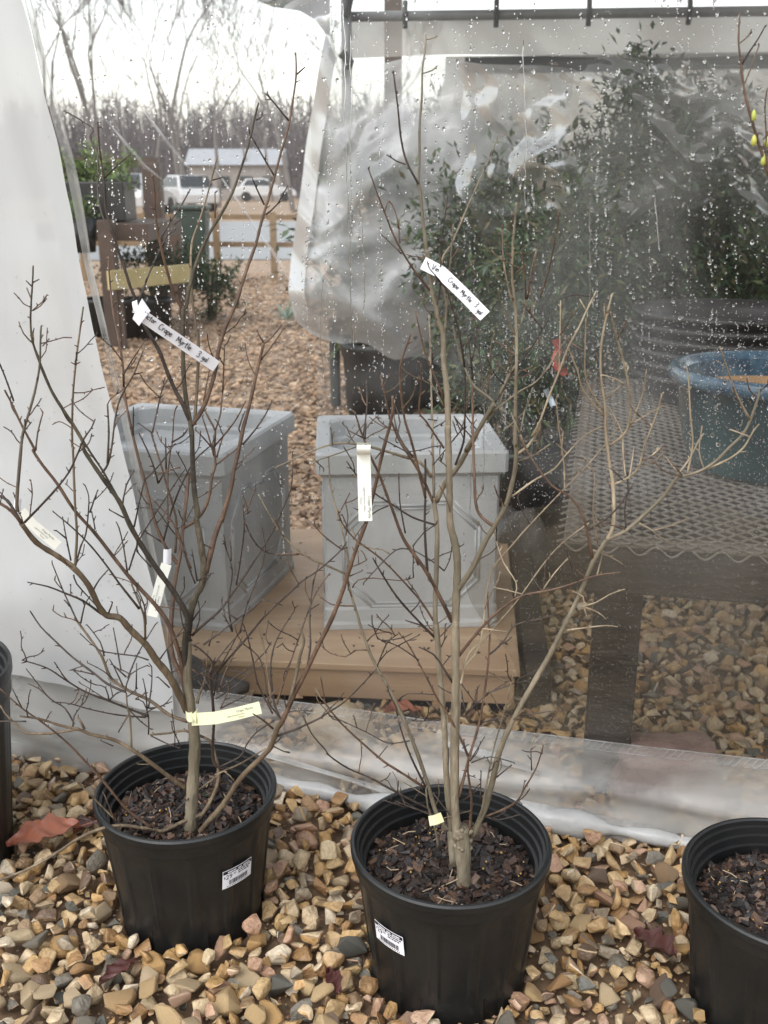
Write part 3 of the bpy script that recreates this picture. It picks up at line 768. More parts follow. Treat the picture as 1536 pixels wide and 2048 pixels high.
for j in range(int((TD + .02) / (SWD / 2))):
    y0 = -.012 + j * SWD / 2
    for i in range(int(TW / LWD) + 1):
        x0 = -.01 + i * LWD + (j % 2) * LWD / 2
        pts = [(x0, y0, 0), (x0 + LWD * .42, y0 + SWD * .22, .002), (x0 + LWD * .58, y0 + SWD * .28, .002), (x0 + LWD, y0 + SWD * .5, 0)]
        p2 = [(x0, y0, 0), (x0 - LWD * .42 + LWD, y0, 0)]
        A = TP(x0, y0, TH + .0); B = TP(x0 + LWD / 2, y0 + SWD / 2, TH); C_ = TP(x0 + LWD, y0, TH)
        if j * SWD / 2 + SWD / 2 > TD + .02: continue
        mb.bar(A, B, .0042, .003); mb.bar(B, C_, .0042, .003)
mb.build('mesh_top', M['mesh'], table)
mb = MB()                                                # scalloped cut edge bent over the front rail
i = 0; x = -.005
while x < TW:
    seg = .055; pts = [TP(x + seg * k / 8, -.004, TH - .002 - .017 * (.5 - .5 * math.cos(2 * math.pi * k / 8))) for k in range(9)]
    mb.tube(pts, .0022, 5); x += seg
mb.build('scalloped_edge', M['mesh'], table, smooth=True)
mb = MB(); mb.box(TP(TW / 2, .028, TH - .0055), (TW, .055, .004), tr_); mb.build('edge_strip', M['greywood'], table)

TPc = Vector((.865, 2.18, TH + .004))
tealp = thing('glazed_pot', TPc, 'teal glazed pot with a blue rim standing on the mesh table', 'pot')
mb = MB(); mb.lathe([(.001, .0), (.178, .0), (.186, .012), (.2, .06), (.212, .12), (.22, .18), (.222, .187)], TPc, 96); mb.build('body', M['teal'], tealp, smooth=True)
mb = MB(); mb.lathe([(.222, .187), (.238, .19), (.243, .2), (.243, .212), (.237, .22), (.225, .221), (.214, .216), (.207, .205)], TPc, 96); mb.build('rim', M['bluerim'], tealp, smooth=True)
mb = MB(); mb.lathe([(.207, .205), (.207, .187), (.205, .165)], TPc, 96); mb.build('glazed_band', M['bluerim'], tealp, smooth=True)
mb = MB(); mb.lathe([(.205, .165), (.203, .12), (.198, .1)], TPc, 96); mb.lathe([(.198, .1), (.001, .1)], TPc, 96); mb.build('bare_clay_inside', M['terra'], tealp, smooth=True)
SPc = Vector((1.0, 2.93, TH + .004))
for k in range(6):
    c = SPc + Vector((.004 * math.sin(k * 2), .003 * k, .0 + .034 * k))
    o = thing('stacked_pot', c, ['wide dark pot at the bottom of the stack on the mesh table', 'second wide dark pot up in the stack on the mesh table', 'third wide dark pot up in the stack on the mesh table',
                                 'fourth wide dark pot up in the stack on the mesh table', 'fifth wide dark pot up in the stack, just below the top one', 'topmost wide dark pot of the stack behind the teal pot'][k], 'pot', 'stacked dark pots on the table')
    mb = MB(); mb.lathe([(.001, 0), (.2, 0), (.225, .02), (.262, .075), (.266, .078), (.266, .074)] if k == 0 else [(.18, -.01), (.235, .03), (.262, .075), (.266, .078)], c, 80)
    mb.build('body', M['blackpot'], o, smooth=True)
    mb = MB(); mb.lathe([(.255, .066), (.277, .07), (.28, .078), (.277, .086), (.266, .088), (.252, .084), (.24, .06), (.225, .03), (.2, .012), (.001, .012)] if k == 5 else [(.255, .066), (.277, .07), (.28, .078), (.277, .086), (.266, .088), (.255, .084)], c, 80)
    mb.build('rim', M['blackpot'], o, smooth=True)

# ------------------------------------------------------------------ rocks
def rock(name, m, label, c, size, seed, cat='rock', rough=.22, boxy=.0):
    bm = bmesh.new(); bmesh.ops.create_icosphere(bm, subdivisions=4, radius=1)
    for v in bm.verts:
        d = v.co.normalized()
        if boxy: q = max(abs(d.x), abs(d.y), abs(d.z)); d = d.lerp(d / q * .85, boxy)
        k = 1 + rough * noise.noise(d * 1.6 + Vector((seed, 0, 0))) + rough * .35 * noise.noise(d * 5 + Vector((seed, 3, 0)))
        v.co = Vector((d.x * k * size[0], d.y * k * size[1], d.z * k * size[2])) + Vector(c)
    me = bpy.data.meshes.new(name); bm.to_mesh(me); bm.free(); me.materials.append(m)
    me.polygons.foreach_set('use_smooth', [True] * len(me.polygons))
    o = bpy.data.objects.new(name, me); col.objects.link(o); return tag(o, label, cat)
rock('sandstone_block', M['rock_pink'], 'blocky reddish sandstone behind the sheet at the foot of the table', (.545, 1.73, .045), (.115, .07, .075), 2, boxy=.75, rough=.12)
rock('boulder', M['rock_grey'], 'dark grey boulder beside the right planter', (.40, 2.94, .085), (.105, .1, .11), 5, rough=.35)
rock('rock', M['rock_tan'], 'rounded tan rock just behind the sheet in front of the platform', (-.10, 1.93, .03), (.075, .055, .055), 8)
rock('rock', M['rock_tan'], 'small tan pebble lying alone behind the sheet near the sandstone', on(1240, 1640, .015), (.012, .012, .012), 9)
leaf_obj('dry_leaf', M['leaf_red'], 'rust red leaf in the shade below the front of the platform', 'leaf', on(805, 1425, .04), R(30), .1, .06, .4, .3, 3, 'dry leaves')
bag = rock('sandbag', mat('grey_bag', [(.05, .047, .043), (.1, .095, .088), (.03, .028, .026)], 18, .5, .5, 60), 'grey mottled sandbag behind the sheet at bottom left', (-.62, 2.02, .07), (.30, .08, .09), 12, 'sandbag', rough=.3)

# ------------------------------------------------------------------ foliage helpers
def leaf_quad(mb, p, d, L, W, n):
    d = d.normalized(); s = d.cross(n)
    if s.length < 1e-3: s = d.cross(Vector((1, 0, 0)))
    s.normalize(); n2 = s.cross(d)
    a, b = p, p + d * L; m_ = p + d * L * .45
    mb.add([a, m_ + s * W / 2 + n2 * W * .15, b, m_ - s * W / 2 + n2 * W * .15, m_ - n2 * W * .05], [(0, 1, 4), (1, 2, 4), (2, 3, 4), (3, 0, 4)])
def foliage(mb, c, rad, nclump, per, L, W, rr_, spread=.16, droop=0.0, shell=.55):
    c = Vector(c)
    for i in range(nclump):
        d = Vector((rr_.gauss(0, 1), rr_.gauss(0, 1), rr_.gauss(0, 1))).normalized()
        q = rr_.uniform(shell, 1.08) if rr_.random() < .8 else rr_.uniform(.1, shell)
        cc = c + Vector((d.x * rad[0], d.y * rad[1], d.z * rad[2])) * q
        ax = (d + Vector((0, 0, .4 - droop))).normalized(); sl = spread * rr_.uniform(.7, 1.5)
        for k in range(per):
            t = rr_.random(); p = cc + ax * sl * (t - .3) + Vector((rr_.gauss(0, 1), rr_.gauss(0, 1), rr_.gauss(0, 1))) * spread * .22
            dd = (ax * .7 + Vector((rr_.gauss(0, .7), rr_.gauss(0, .7), rr_.gauss(0, .6) - droop))).normalized()
            leaf_quad(mb, p, dd, L * rr_.uniform(.7, 1.25), W * rr_.uniform(.8, 1.2), Vector((rr_.gauss(0, .5), rr_.gauss(0, .5), 1)))
def shrub(name, label, cat, base, crowns, leafm, L, W, seed, pot=None, nstem=5, group=None, spread=.16, stemm='bark_dark', per=16, droop=0.0):
    rr_ = random.Random(seed); base = Vector(base)
    root = thing(name, base, label, cat, group)
    mb = MB()
    for (c, rad, n) in crowns: foliage(mb, c, rad, n, per, L, W, rr_, spread, droop)
    mb.build('foliage', leafm, root)
    mb = MB()
    for k in range(nstem):
        c, rad, n = crowns[k % len(crowns)]
        e_ = Vector(c) + Vector((rr_.uniform(-.7, .7) * rad[0], rr_.uniform(-.7, .7) * rad[1], rr_.uniform(0, .8) * rad[2]))
        b0 = base + Vector((rr_.gauss(0, .02), rr_.gauss(0, .02), .0)); m_ = b0.lerp(e_, .5) + Vector((rr_.gauss(0, .04), rr_.gauss(0, .04), .05))
        mb.tube([b0, m_, e_], [.014, .009, .003], 6)
    mb.build('stem', M[stemm], root)
    if pot:
        mb = MB(); r_, h_ = pot
        mb.lathe([(.001, 0), (r_ * .82, 0), (r_ * .97, h_ * .88), (r_ * 1.02, h_ * .9), (r_ * 1.03, h_), (r_ * .97, h_), (r_ * .95, h_ * .86), (.001, h_ * .86)], base - Vector((0, 0, .0)), 48)
        mb.build('pot', M['pot'], root, smooth=True)
    return root
shrub('evergreen_shrub', 'dark evergreen shrub in a black pot beside the mesh table', 'shrub', (.50, 3.45, 0), [((.55, 3.5, .62), (.26, .26, .26), 80), ((.62, 3.6, .88), (.24, .25, .24), 60), ((.36, 3.5, .48), (.14, .2, .16), 24)], M['needle'], .05, .013, 21, (.14, .27), droop=.3, per=44)
shrub('evergreen_shrub', 'tall dark evergreen rising behind the stacked dark pots', 'shrub', (1.2, 4.3, 0), [((1.12, 4.3, 1.1), (.36, .3, .32), 130), ((1.0, 4.4, .8), (.5, .35, .38), 140), ((1.5, 4.35, .8), (.4, .3, .3), 90), ((1.10, 4.3, 1.42), (.2, .2, .10), 30), ((.72, 4.3, 1.02), (.28, .2, .2), 60), ((.45, 4.4, .85), (.34, .22, .32), 90), ((1.2, 4.3, 1.25), (.16, .2, .16), 26)], M['needle'], .048, .017, 22, (.2, .36), nstem=9, spread=.18, per=48, droop=.2)
shrub('evergreen_shrub', 'broad dark evergreen filling the gap above the teal pot', 'shrub', (1.75, 3.75, 0), [((1.6, 3.75, .68), (.5, .28, .3), 130), ((2.0, 3.8, .72), (.4, .3, .34), 90)], M['needle'], .048, .017, 23, (.2, .36), nstem=7, spread=.18, per=48, droop=.2)
shrub('evergreen_shrub', 'dark evergreen wrapped in the crumpled grey plastic', 'shrub', (.30, 5.45, 0), [((.25, 5.5, .95), (.62, .3, .45), 170), ((.7, 5.3, .85), (.5, .3, .48), 150), ((.1, 5.5, .62), (.45, .3, .3), 90)], M['needle'], .075, .028, 24, (.25, .4), nstem=7, spread=.2, per=20)
mb = MB(); mb.grid(lambda u, v: (lerp(.36, 4.2, u) + .12 * math.sin(v * 9), lerp(2.62, 6.4, v) + .08 * math.sin(u * 17) - .25 * u, -.004 + .01 * noise.noise(Vector((u * 20, v * 20, 0)))), 40, 40)  # mulch sheet coloured dark for the shaded ground below the mesh
tag(mb.build('shade_mulch_bed', mat('wet_shade_mulch', [(.018, .012, .009), (.045, .03, .021), (.08, .055, .038)], 26, .7, .8, 60), smooth=True), 'dark wet mulch, coloured darker for the shade under and behind the mesh table', kind='structure')
def blackpot(c, r_, h_, label):
    o = thing('nursery_pot', c, label, 'pot', 'black pots below the grey plastic')
    mb = MB(); mb.lathe([(.001, 0), (r_ * .84, 0), (r_ * .97, h_ * .88), (r_ * 1.02, h_ * .9), (r_ * 1.03, h_), (r_ * .97, h_), (r_ * .95, h_ * .86), (.001, h_ * .86)], c, 48)
    mb.build('body', M['pot'], o, smooth=True); return o
blackpot(Vector((-.02, 5.2, 0)), .2, .38, 'left one of the black pots under the grey plastic')
blackpot(Vector((.56, 5.15, 0)), .2, .38, 'right one of the black pots under the grey plastic')
mb = MB(); mb.tube([at(668, 640, 5.3), at(672, 812, 5.3)], [.03, .028], 8); p_ = at(672, 812, 5.3)
tag(mb.build('metal_post', M['straps']), 'thin black post standing left of the black pots', 'post')

# red tape and pale tag tied on the near evergreen
def ribbon(name, m, label, cat, pts, Y, w, group=None, roll=0.0):
    mb = MB(); P = [at(x, y, Y + .015 * math.sin(i * 1.7)) for i, (x, y) in enumerate(pts)]
    ws = depth_z(P[0]) / F_PX * w
    def f(u, v):
        i = u * (len(P) - 1); k = min(int(i), len(P) - 2); p = P[k].lerp(P[k + 1], i - k); d = (P[k + 1] - P[k]).normalized()
        s = d.cross(Vector((0, 1, 0))).normalized()
        return p + s * (v - .5) * ws + Vector((0, .006 * math.cos(v * 6 + u * 4), 0))
    mb.grid(f, 12, 3); mb.grid(lambda u, v: f(u, v) + Vector((0, .0008, 0)), 12, 3)
    return tag(mb.build(name, m, smooth=True), label, cat, group)
ribbon('plastic_tape', M['redtape'], 'red plastic tape tied round an evergreen stem', 'tape', [(1112, 678), (1118, 700), (1108, 722), (1124, 745), (1135, 740)], 3.2, 15)
ribbon('plant_tag', M['bluetag'], 'pale blue tag dangling from the evergreen below the red tape', 'tag', [(1092, 778), (1100, 796), (1107, 812)], 3.2, 11)

# ------------------------------------------------------------------ far frame: header, valance, drape
fa = R(-5); fr_ = Matrix.Rotation(fa, 3, 'Z'); FO = Vector((-.19, 5.62, 0))
def FP(x, y, z): return FO + fr_ @ Vector((x, y, z))
def valf(u, v):
    x = lerp(.0, 3.6, u); z = lerp(1.93, 1.748, v)
    return FP(x, .012 * math.sin(5 * x) + .02 * noise.noise(Vector((x * 3, z * 4, 1))), z + (.012 * math.sin(3 * x) if v > .9 else 0))
mb = MB(); mb.grid(valf, 80, 10)
val = tag(mb.build('plastic_valance', M['film_far'], smooth=True), 'beige plastic valance hanging from the far frame top', 'plastic sheet')
def farw(u, v):
    x = lerp(.50, 3.6, u); z = lerp(1.76, .3, v)
    return FP(x - .65 * v * (1 - u) + .05 * math.sin(v * 14) * (1 - u), .06 + .03 * noise.noise(Vector((x * 2, z * 2, 4))), z)
mb = MB(); mb.grid(farw, 60, 40)
tag(mb.build('plastic_wall', M['film_far'], smooth=True), 'pale beige plastic wall behind the evergreens on the right', 'plastic sheet')
hd = thing('frame_header', FP(0, 0, 1.9), 'grey metal pipe header across the top of the far frame', 'pipe')
mb = MB(); mb.tube([FP(-.02, -.04, 1.935), FP(3.7, -.04, 1.935)], .024, 10); mb.build('pipe', M['grey_metal'], hd, smooth=True)
for xx in (.02, .30, .75, 1.2, 1.68, 2.2):
    mb = MB(); mb.tube([FP(xx, -.04, 1.88), FP(xx, -.07, 1.94), FP(xx, -.04, 2.0)], .013, 6); mb.build('clip', M['straps'], hd)
ps = thing('hanging_post', FP(.0, -.05, 0), 'dark grey frame post with straps at the left end of the valance', 'post')
mb = MB(); mb.tube([FP(.01, -.08, 0), FP(.01, -.08, 2.15)], .028, 8); mb.build('pole', M['grey_metal'], ps, smooth=True)
mb = MB(); mb.tube([FP(.01, -.11, 1.66), FP(.03, -.12, 1.72), FP(-.01, -.11, 1.76)], .024, 8); mb.build('strap', M['straps'], ps)
mb = MB(); mb.tube([FP(.01, -.11, 1.93), FP(.03, -.12, 2.0), FP(-.01, -.11, 2.06)], .024, 8); mb.build('strap', M['straps'], ps)
bm_ = thing('wooden_beam', FP(.6, .5, 1.6), 'dark wooden beam showing below the beige valance', 'beam')
mb = MB(); mb.bar(FP(.60, .035, 1.712), FP(3.5, .035, 1.735), .03, .075); mb.build('plank', M['straps'], bm_)
mb = MB(); mb.bar(FP(1.96, .10, 0), FP(1.96, .10, 1.67), .06, .06, Vector((0, 1, 0))); mb.build('post', M['straps'], bm_)
p1 = at(786, 155, 7.2); mb = MB(); mb.box((p1.x, 7.2, 1.2), (.115, .115, 2.4)); tag(mb.build('wooden_post', M['brownpost']), 'reddish brown square post seen below the left end of the valance', 'post')
mb = MB(); q = at(1468, 330, 4.9); q2 = at(1466, 412, 4.9); mb.box((q.x, 4.9, (q.z + 0) / 2), (.05, .05, q.z)); tag(mb.build('metal_post', M['straps']), 'dark post at the right beside the pale plastic wall', 'post')

rf = thing('unseen_shade_roof', (1.6, 3.6, 2.25), 'unseen plastic covered roof added over the table for its shade', 'roof')  # out of view, put in to shade the table and evergreens
mb = MB(); mb.grid(lambda u, v: Vector((lerp(.05, 3.6, u), lerp(1.70 - .245 * lerp(.05, 3.6, u), 5.9 - .09 * lerp(.05, 3.6, u), v), 2.22 + .10 * math.sin(math.pi * v) + .01 * math.sin(u * 30))), 30, 30)
mb.build('cover', film('roof_film', .93, .99, 2, .3, .2, tint=(.30, .30, .29), trl=.5), rf, smooth=True)
for xx in (.1, 1.2, 2.3, 3.4):
    mb = MB(); mb.bar((xx, 1.72 - .245 * xx, 2.18), (xx, 5.88 - .09 * xx, 2.18), .04, .06); mb.build('rafter', M['greywood'], rf)

# crumpled translucent plastic hanging round the wrapped evergreen
LE = [(30, 655), (70, 652), (130, 640), (200, 628), (300, 612), (430, 596), (520, 582), (580, 578), (640, 592), (690, 650)]
TOPX = [(640, 60), (690, 140), (760, 128), (840, 108), (900, 118), (960, 128), (1100, 132), (1180, 142)]
def drapef(u, v):
    xt = lerp(638, 1150, u); yt = float(np.interp(xt, [q[0] for q in TOPX], [q[1] for q in TOPX]))
    xb = lerp(600, 1080, u); yb = 668 + 62 * math.sin(math.pi * min(1, u * .75)) + 8 * math.sin(u * 25)
    y = lerp(yt, yb, v); xl = float(np.interp(y, [q[0] for q in LE], [q[1] for q in LE]))
    x = lerp(lerp(xl, 1150, u), lerp(xl, 1080, u), v)
    Y = 5.05 - .30 * math.sin(math.pi * min(1, u * 1.1)) * math.sin(math.pi * min(1, v * .95)) - .25 * u + .14 * noise.noise(Vector((u * 3, v * 4, 2))) + .06 * noise.noise(Vector((u * 5 + v * 5, v * 6 - u * 3, 7))) + .018 * noise.noise(Vector((u * 15 + 9 * v, v * 14 - u * 6, 3)))
    return at(x, y, Y)
mb = MB(); mb.grid(drapef, 130, 130)
drp = tag(mb.build('plastic_drape', M['film_drape'], smooth=True), 'crumpled translucent grey plastic bunched round the wrapped evergreen', 'plastic sheet')
mb = MB()
def dedge(u, v):
    p = drapef(lerp(0, .06, u), lerp(.02, 1, v)); return p + Vector((0, -.03 - .02 * math.sin(v * 23), 0))
mb.grid(dedge, 4, 60); mb.build('white_folded_edge', M['film_milky'], drp, smooth=True)
def drape2(u, v):
    x = lerp(890 + 110 * v + 22 * math.sin(v * 9) + 12 * math.sin(v * 23), 1570, u); yt = 122 + 8 * math.sin(u * 9)
    yb = float(np.interp(u, [0, .2, .4, .6, .8, 1], [640, 560, 470, 410, 395, 430])) + 14 * math.sin(u * 21)
    y = lerp(yt, yb, v)
    Y = 3.88 + .35 * (1 - min(1, u * 3)) + .10 * noise.noise(Vector((u * 4 + v * 2, v * 4 - u * 5, 12))) + .03 * noise.noise(Vector((u * 14 + v * 6, v * 12 - u * 12, 9)))
    return at(x, y, Y)
mb = MB(); mb.grid(drape2, 120, 80)
tag(mb.build('plastic_drape', film('thin_drape_film', .01, .22, 1.9, .28, .4, tint=(.74, .74, .73), r0=.45, r1=.72, stretch=(1, 1, 1.6), bump=.15, bscale=4), smooth=True), 'thin cloudy plastic sweeping across the tops of the evergreens', 'plastic sheet')
def topfold(u, v):
    x = lerp(515, 660, u); yb = float(np.interp(x, [515, 545, 600, 630, 650, 660], [2, 14, 22, 40, 66, 72]))
    y = lerp(-60, yb, v); return at(x, y, 4.9 + .06 * math.sin(7 * u + 5 * v))
mb = MB(); mb.grid(topfold, 30, 14)
tag(mb.build('plastic_fold', film('grey_fold_film', .75, .9, 2, tint=(.42, .42, .415)), smooth=True), 'grey plastic fold sagging at the top of the open view', 'plastic sheet')

# ------------------------------------------------------------------ yard behind: stand, fence, bushes, bin, cars, shed
st = thing('wooden_stand', (-2.15, 7.5, 0), 'dark brown wooden stand with posts and a shelf at the left', 'stand')
for nm, x, y0, y1, Y, w in (('post', 212, 440, 705, 7.45, .11), ('post', 303, 326, 640, 9.0, .15), ('post', 120, 326, 640, 9.0, .12)):
    a_, b_ = at(x, y0, Y), at(x, y1, Y); mb = MB(); mb.box((a_.x, Y, a_.z / 2), (w, w, a_.z)); bevel(mb.build(nm, M['brownpost'], st), .006)
a_, b_ = at(90, 330, 9.0), at(318, 330, 9.0); mb = MB(); mb.box(((a_.x + b_.x) / 2, 9.0, a_.z + .03), (b_.x - a_.x, .1, .06)); mb.build('top_rail', M['brownpost'], st)
a_, b_ = at(120, 442, 8.2), at(330, 442, 8.2); mb = MB(); mb.box(((a_.x + b_.x) / 2, 8.2, a_.z - .06), (b_.x - a_.x, 1.2, .12)); mb.build('shelf', M['brownpost'], st)
shp = at(195, 441, 8.0)
sp = thing('potted_shrub', shp, 'square black planter box of bright green shrub on the brown stand', 'potted plant')
mb = MB(); mb.box((shp.x, 8.0, shp.z + .14), (.52, .36, .28)); bevel(mb.build('planter_box', M['pot'], sp), .01)
mb = MB(); foliage(mb, (shp.x, 8.0, shp.z + .34), (.30, .2, .13), 60, 26, .05, .02, random.Random(31), .1); mb.build('foliage', M['limeleaf'], sp)
sp = thing('potted_shrub', at(150, 470, 7.6), 'small bright green shrub low behind the curtain edge', 'potted plant')
mb = MB(); c_ = at(152, 415, 7.6); foliage(mb, c_, (.1, .1, .16), 26, 16, .045, .018, random.Random(32), .1); mb.build('foliage', M['limeleaf'], sp)
mb = MB(); c2 = at(155, 470, 7.6); mb.lathe([(.001, -.12), (.12, -.12), (.14, .12), (.001, .1)], c2, 24); mb.build('pot', M['pot'], sp, smooth=True)
mb = MB(); a_, b_ = at(218, 561, 7.3), at(378, 546, 7.9); mb.bar(a_, b_, .04, .13)
pl = thing('wooden_plank', at(300, 556, 7.6), 'yellow pine plank fixed across in front of the round bush', 'plank'); mb.build('board', M['yellowwood'], pl)
for x_, Y_ in ((232, 7.38), (362, 7.88)):
    t_ = at(x_, 570, Y_); mb = MB(); mb.box((t_.x, Y_ + .05, t_.z / 2), (.06, .05, t_.z)); mb.build('stake', M['brownpost'], pl)
shrub('round_bush', 'rounded dark green bush right of the yellow plank', 'bush', at(425, 640, 9.0) * 1.0, [((at(425, 570, 9.0)), (.23, .23, .25), 90)], M['bush'], .05, .02, 33, None, 5, spread=.1, stemm='bark_grey')
shrub('round_bush', 'low green hedge bush behind the yellow plank', 'bush', at(320, 620, 8.6) * 1.0, [((at(300, 545, 8.6)), (.38, .2, .16), 80), ((at(370, 535, 8.7)), (.2, .2, .16), 40)], M['bush'], .05, .02, 34, None, 4, spread=.1)
for i, (x_, lab) in enumerate(((255, 'leftmost black pot under the yellow plank'), (305, 'middle black pot under the yellow plank'), (348, 'rightmost black pot under the yellow plank'))):
    b_ = on(x_, 648, 0); blackpot(Vector((b_.x, 8.0, 0)), .15, .30, lab)
fn = thing('rail_fence', (-3, 12.5, 0), 'tan timber rail fence in front of the wet road', 'fence')
for y_, w in ((486, .06), (431, .06)):
    a_, b_ = at(150, y_, 12.5), at(640, y_ + 4, 12.9); mb = MB(); mb.bar(a_, b_, .05, w); mb.build('rail', M['fencewood'], fn)
for x_ in (160, 291, 430, 545):
    t_ = at(x_, 432, 12.6); mb = MB(); mb.box((t_.x, 12.62, t_.z / 2 + .03), (.075, .075, t_.z + .03)); mb.build('post', M['fencewood'], fn)
mb = MB(); t_ = at(345, 440, 10.5); mb.box((t_.x, 10.5, t_.z / 2), (.14, .14, t_.z)); tag(mb.build('wooden_post', M['brownpost']), 'dark square post between the bin and the round bush', 'post')
bn = thing('garbage_bin', at(388, 482, 12.0), 'dark green bin standing at the rail fence', 'bin'); c_ = at(388, 482, 12.0)
mb = MB(); mb.add([(c_.x + sx * w, 12.0 + sy * w, z) for z, w in ((0, .13), (.86, .17)) for sx, sy in ((-1, -1), (1, -1), (1, 1), (-1, 1))], [(0, 1, 2, 3), (4, 5, 6, 7), (0, 1, 5, 4), (1, 2, 6, 5), (2, 3, 7, 6), (3, 0, 4, 7)]); bevel(mb.build('body', M['greenbin'], bn), .02)
mb = MB(); mb.box((c_.x, 12.0, .89), (.38, .4, .05)); bevel(mb.build('lid', M['greenbin'], bn), .015)
# spiky plant near the drape edge
ag = thing('spiky_plant', on(575, 655, 0), 'small grey green spiky plant at the edge of the crumpled plastic', 'plant')
mb = MB(); b_ = on(575, 655, 0); r5 = random.Random(5)
for i in range(46):
    d = Vector((r5.gauss(0, 1), r5.gauss(0, 1), r5.uniform(.2, 1.6))).normalized(); leaf_quad(mb, b_ + Vector((0, 0, .06)), d, r5.uniform(.12, .22), .016, Vector((0, 0, 1)))
mb.build('leaves', M['sagespike'], ag)

def car(loc, yaw, paint, label):
    root = thing('parked_car', loc, label, 'car', 'cars parked beyond the road'); rt = Matrix.Rotation(yaw, 3, 'Z'); L0 = Vector(loc)
    def T(x, y, z): return L0 + rt @ Vector((x, y, z))
    prof = [(-2.1, .35), (-2.15, .7), (-2.05, .95), (-1.3, 1.02), (1.0, 1.0), (1.9, .85), (2.15, .65), (2.15, .35)]
    cab = [(-1.75, .98), (-1.3, 1.5), (.1, 1.52), (.95, 1.0)]
    def ext(pr_, w0, w1, nm, m):
        mb = MB(); n = len(pr_)
        mb.add([T(x, -w0 if z < 1.2 else -w1, z) for x, z in pr_] + [T(x, w0 if z < 1.2 else w1, z) for x, z in pr_], [tuple(range(n)), tuple(reversed(range(n, 2 * n)))] + [(i, i + n, (i + 1) % n + n, (i + 1) % n) for i in range(n)])
        return bevel(mb.build(nm, m, root), .06)
    ext(prof, .88, .88, 'body', paint); ext(cab, .80, .66, 'cabin', paint)
    for sy in (-1, 1):
        mb = MB(); mb.add([T(-1.5, sy * .81, 1.05), T(-1.2, sy * .70, 1.43), T(0, sy * .70, 1.45), T(.65, sy * .81, 1.05)], [(0, 1, 2, 3)]); mb.build('side_window', M['carglass'], root)
        for sx in (-1.3, 1.35):
            mb = MB(); mb.tube([T(sx, sy * .72, .33), T(sx, sy * .93, .33)], .33, 18); mb.build('wheel', M['tyre'], root)
    for xa, xb in ((.15, .93), (-1.34, -1.74)):
        mb = MB(); mb.add([T(xa + .03 * (1 if xa > 0 else -1), -.62, 1.49), T(xa + .03 * (1 if xa > 0 else -1), .62, 1.49), T(xb + .04 * (1 if xa > 0 else -1), .74, 1.04), T(xb + .04 * (1 if xa > 0 else -1), -.74, 1.04)], [(0, 1, 2, 3)]); mb.build('windscreen', M['carglass'], root)
for x_, Y_, yw, pt, lab in ((366, 47, 120, 'carwhite', 'white car facing the camera behind the dark post'), (530, 74, 5, 'carwhite', 'white car in front of the right end of the long shed'), (272, 40, 85, 'carwhite', 'white car glimpsed left of the dark square post')):
    c_ = at(x_, 370, Y_); car((c_.x, Y_, 0), R(yw), M[pt], lab)
sh = thing('long_shed', (-10, 80, 0), 'long low grey shed in front of the wooded rise', 'building')
a_, b_ = at(380, 370, 80), at(560, 370, 80)
mb = MB(); mb.box(((a_.x + b_.x) / 2, 82, 1.25), (b_.x - a_.x, 4, 2.5)); mb.build('wall', M['shedwall'], sh)
mb = MB(); x0, x1 = a_.x - .3, b_.x + .3; mb.add([(x0, 79.7, 2.5), (x1, 79.7, 2.5), (x1, 82, 3.7), (x0, 82, 3.7), (x0, 84.3, 2.5), (x1, 84.3, 2.5)], [(0, 1, 2, 3), (3, 2, 5, 4), (0, 3, 4), (1, 5, 2)]); mb.build('roof', M['shedroof'], sh)
for k in range(4):
    xx = lerp(a_.x, b_.x, (k + .5) / 4); mb = MB(); mb.box((xx, 79.97, 1.3), (.9, .1, .8)); mb.build('window', M['carglass'], sh)

# ------------------------------------------------------------------ bare winter trees and the far wood
def bare_tree(root, base, H, spread, r0, seed, depth=6, lean=0.0):
    rr_ = random.Random(seed); tr = MB(); cr = MB()
    def grow(p, d, L, r, lev):
        n = 3; pts = [p]; dd = d.copy()
        for i in range(n):
            dd = (dd + Vector((rr_.gauss(0, .10), rr_.gauss(0, .10), rr_.gauss(.03, .05)))).normalized(); pts.append(pts[-1] + dd * L / n)
        r1 = r * .68
        (tr if lev < 2 else cr).tube(pts, [max(.0115, lerp(r, r1, i / n)) for i in range(n + 1)], 6 if lev < 2 else (4 if lev < 4 else 3), cap=False)
        if lev >= depth: return
        k = 2 if lev < 2 else rr_.choice([2, 2, 3])
        for i in range(k):
            a_ = rr_.uniform(0, 6.28); sp = spread * rr_.uniform(.45, 1.2)
            ax = dd.cross(Vector((math.cos(a_), math.sin(a_), .1))).normalized()
            nd = (Matrix.Rotation(sp, 3, ax) @ dd); nd = (nd + Vector((0, 0, .22))).normalized()
            grow(pts[-1], nd, L * rr_.uniform(.6, .85), r1 * rr_.uniform(.55, .8), lev + 1)
        if lev >= 1:
            for i in range(1):
                q = pts[rr_.randint(1, n)]; a_ = rr_.uniform(0, 6.28); ax = Vector((math.cos(a_), math.sin(a_), 0))
                nd = (Matrix.Rotation(rr_.uniform(.5, .9), 3, ax) @ dd); grow(q, (nd + Vector((0, 0, .2))).normalized(), L * .5, r1 * .4, max(lev + 2, depth - 2))
    grow(Vector(base), Vector((lean, 0, 1)).normalized(), H * .31, r0 * .95, 0)
    tr.build('trunk', M['farbark'], root); cr.build('crown', M['farbark'], root)
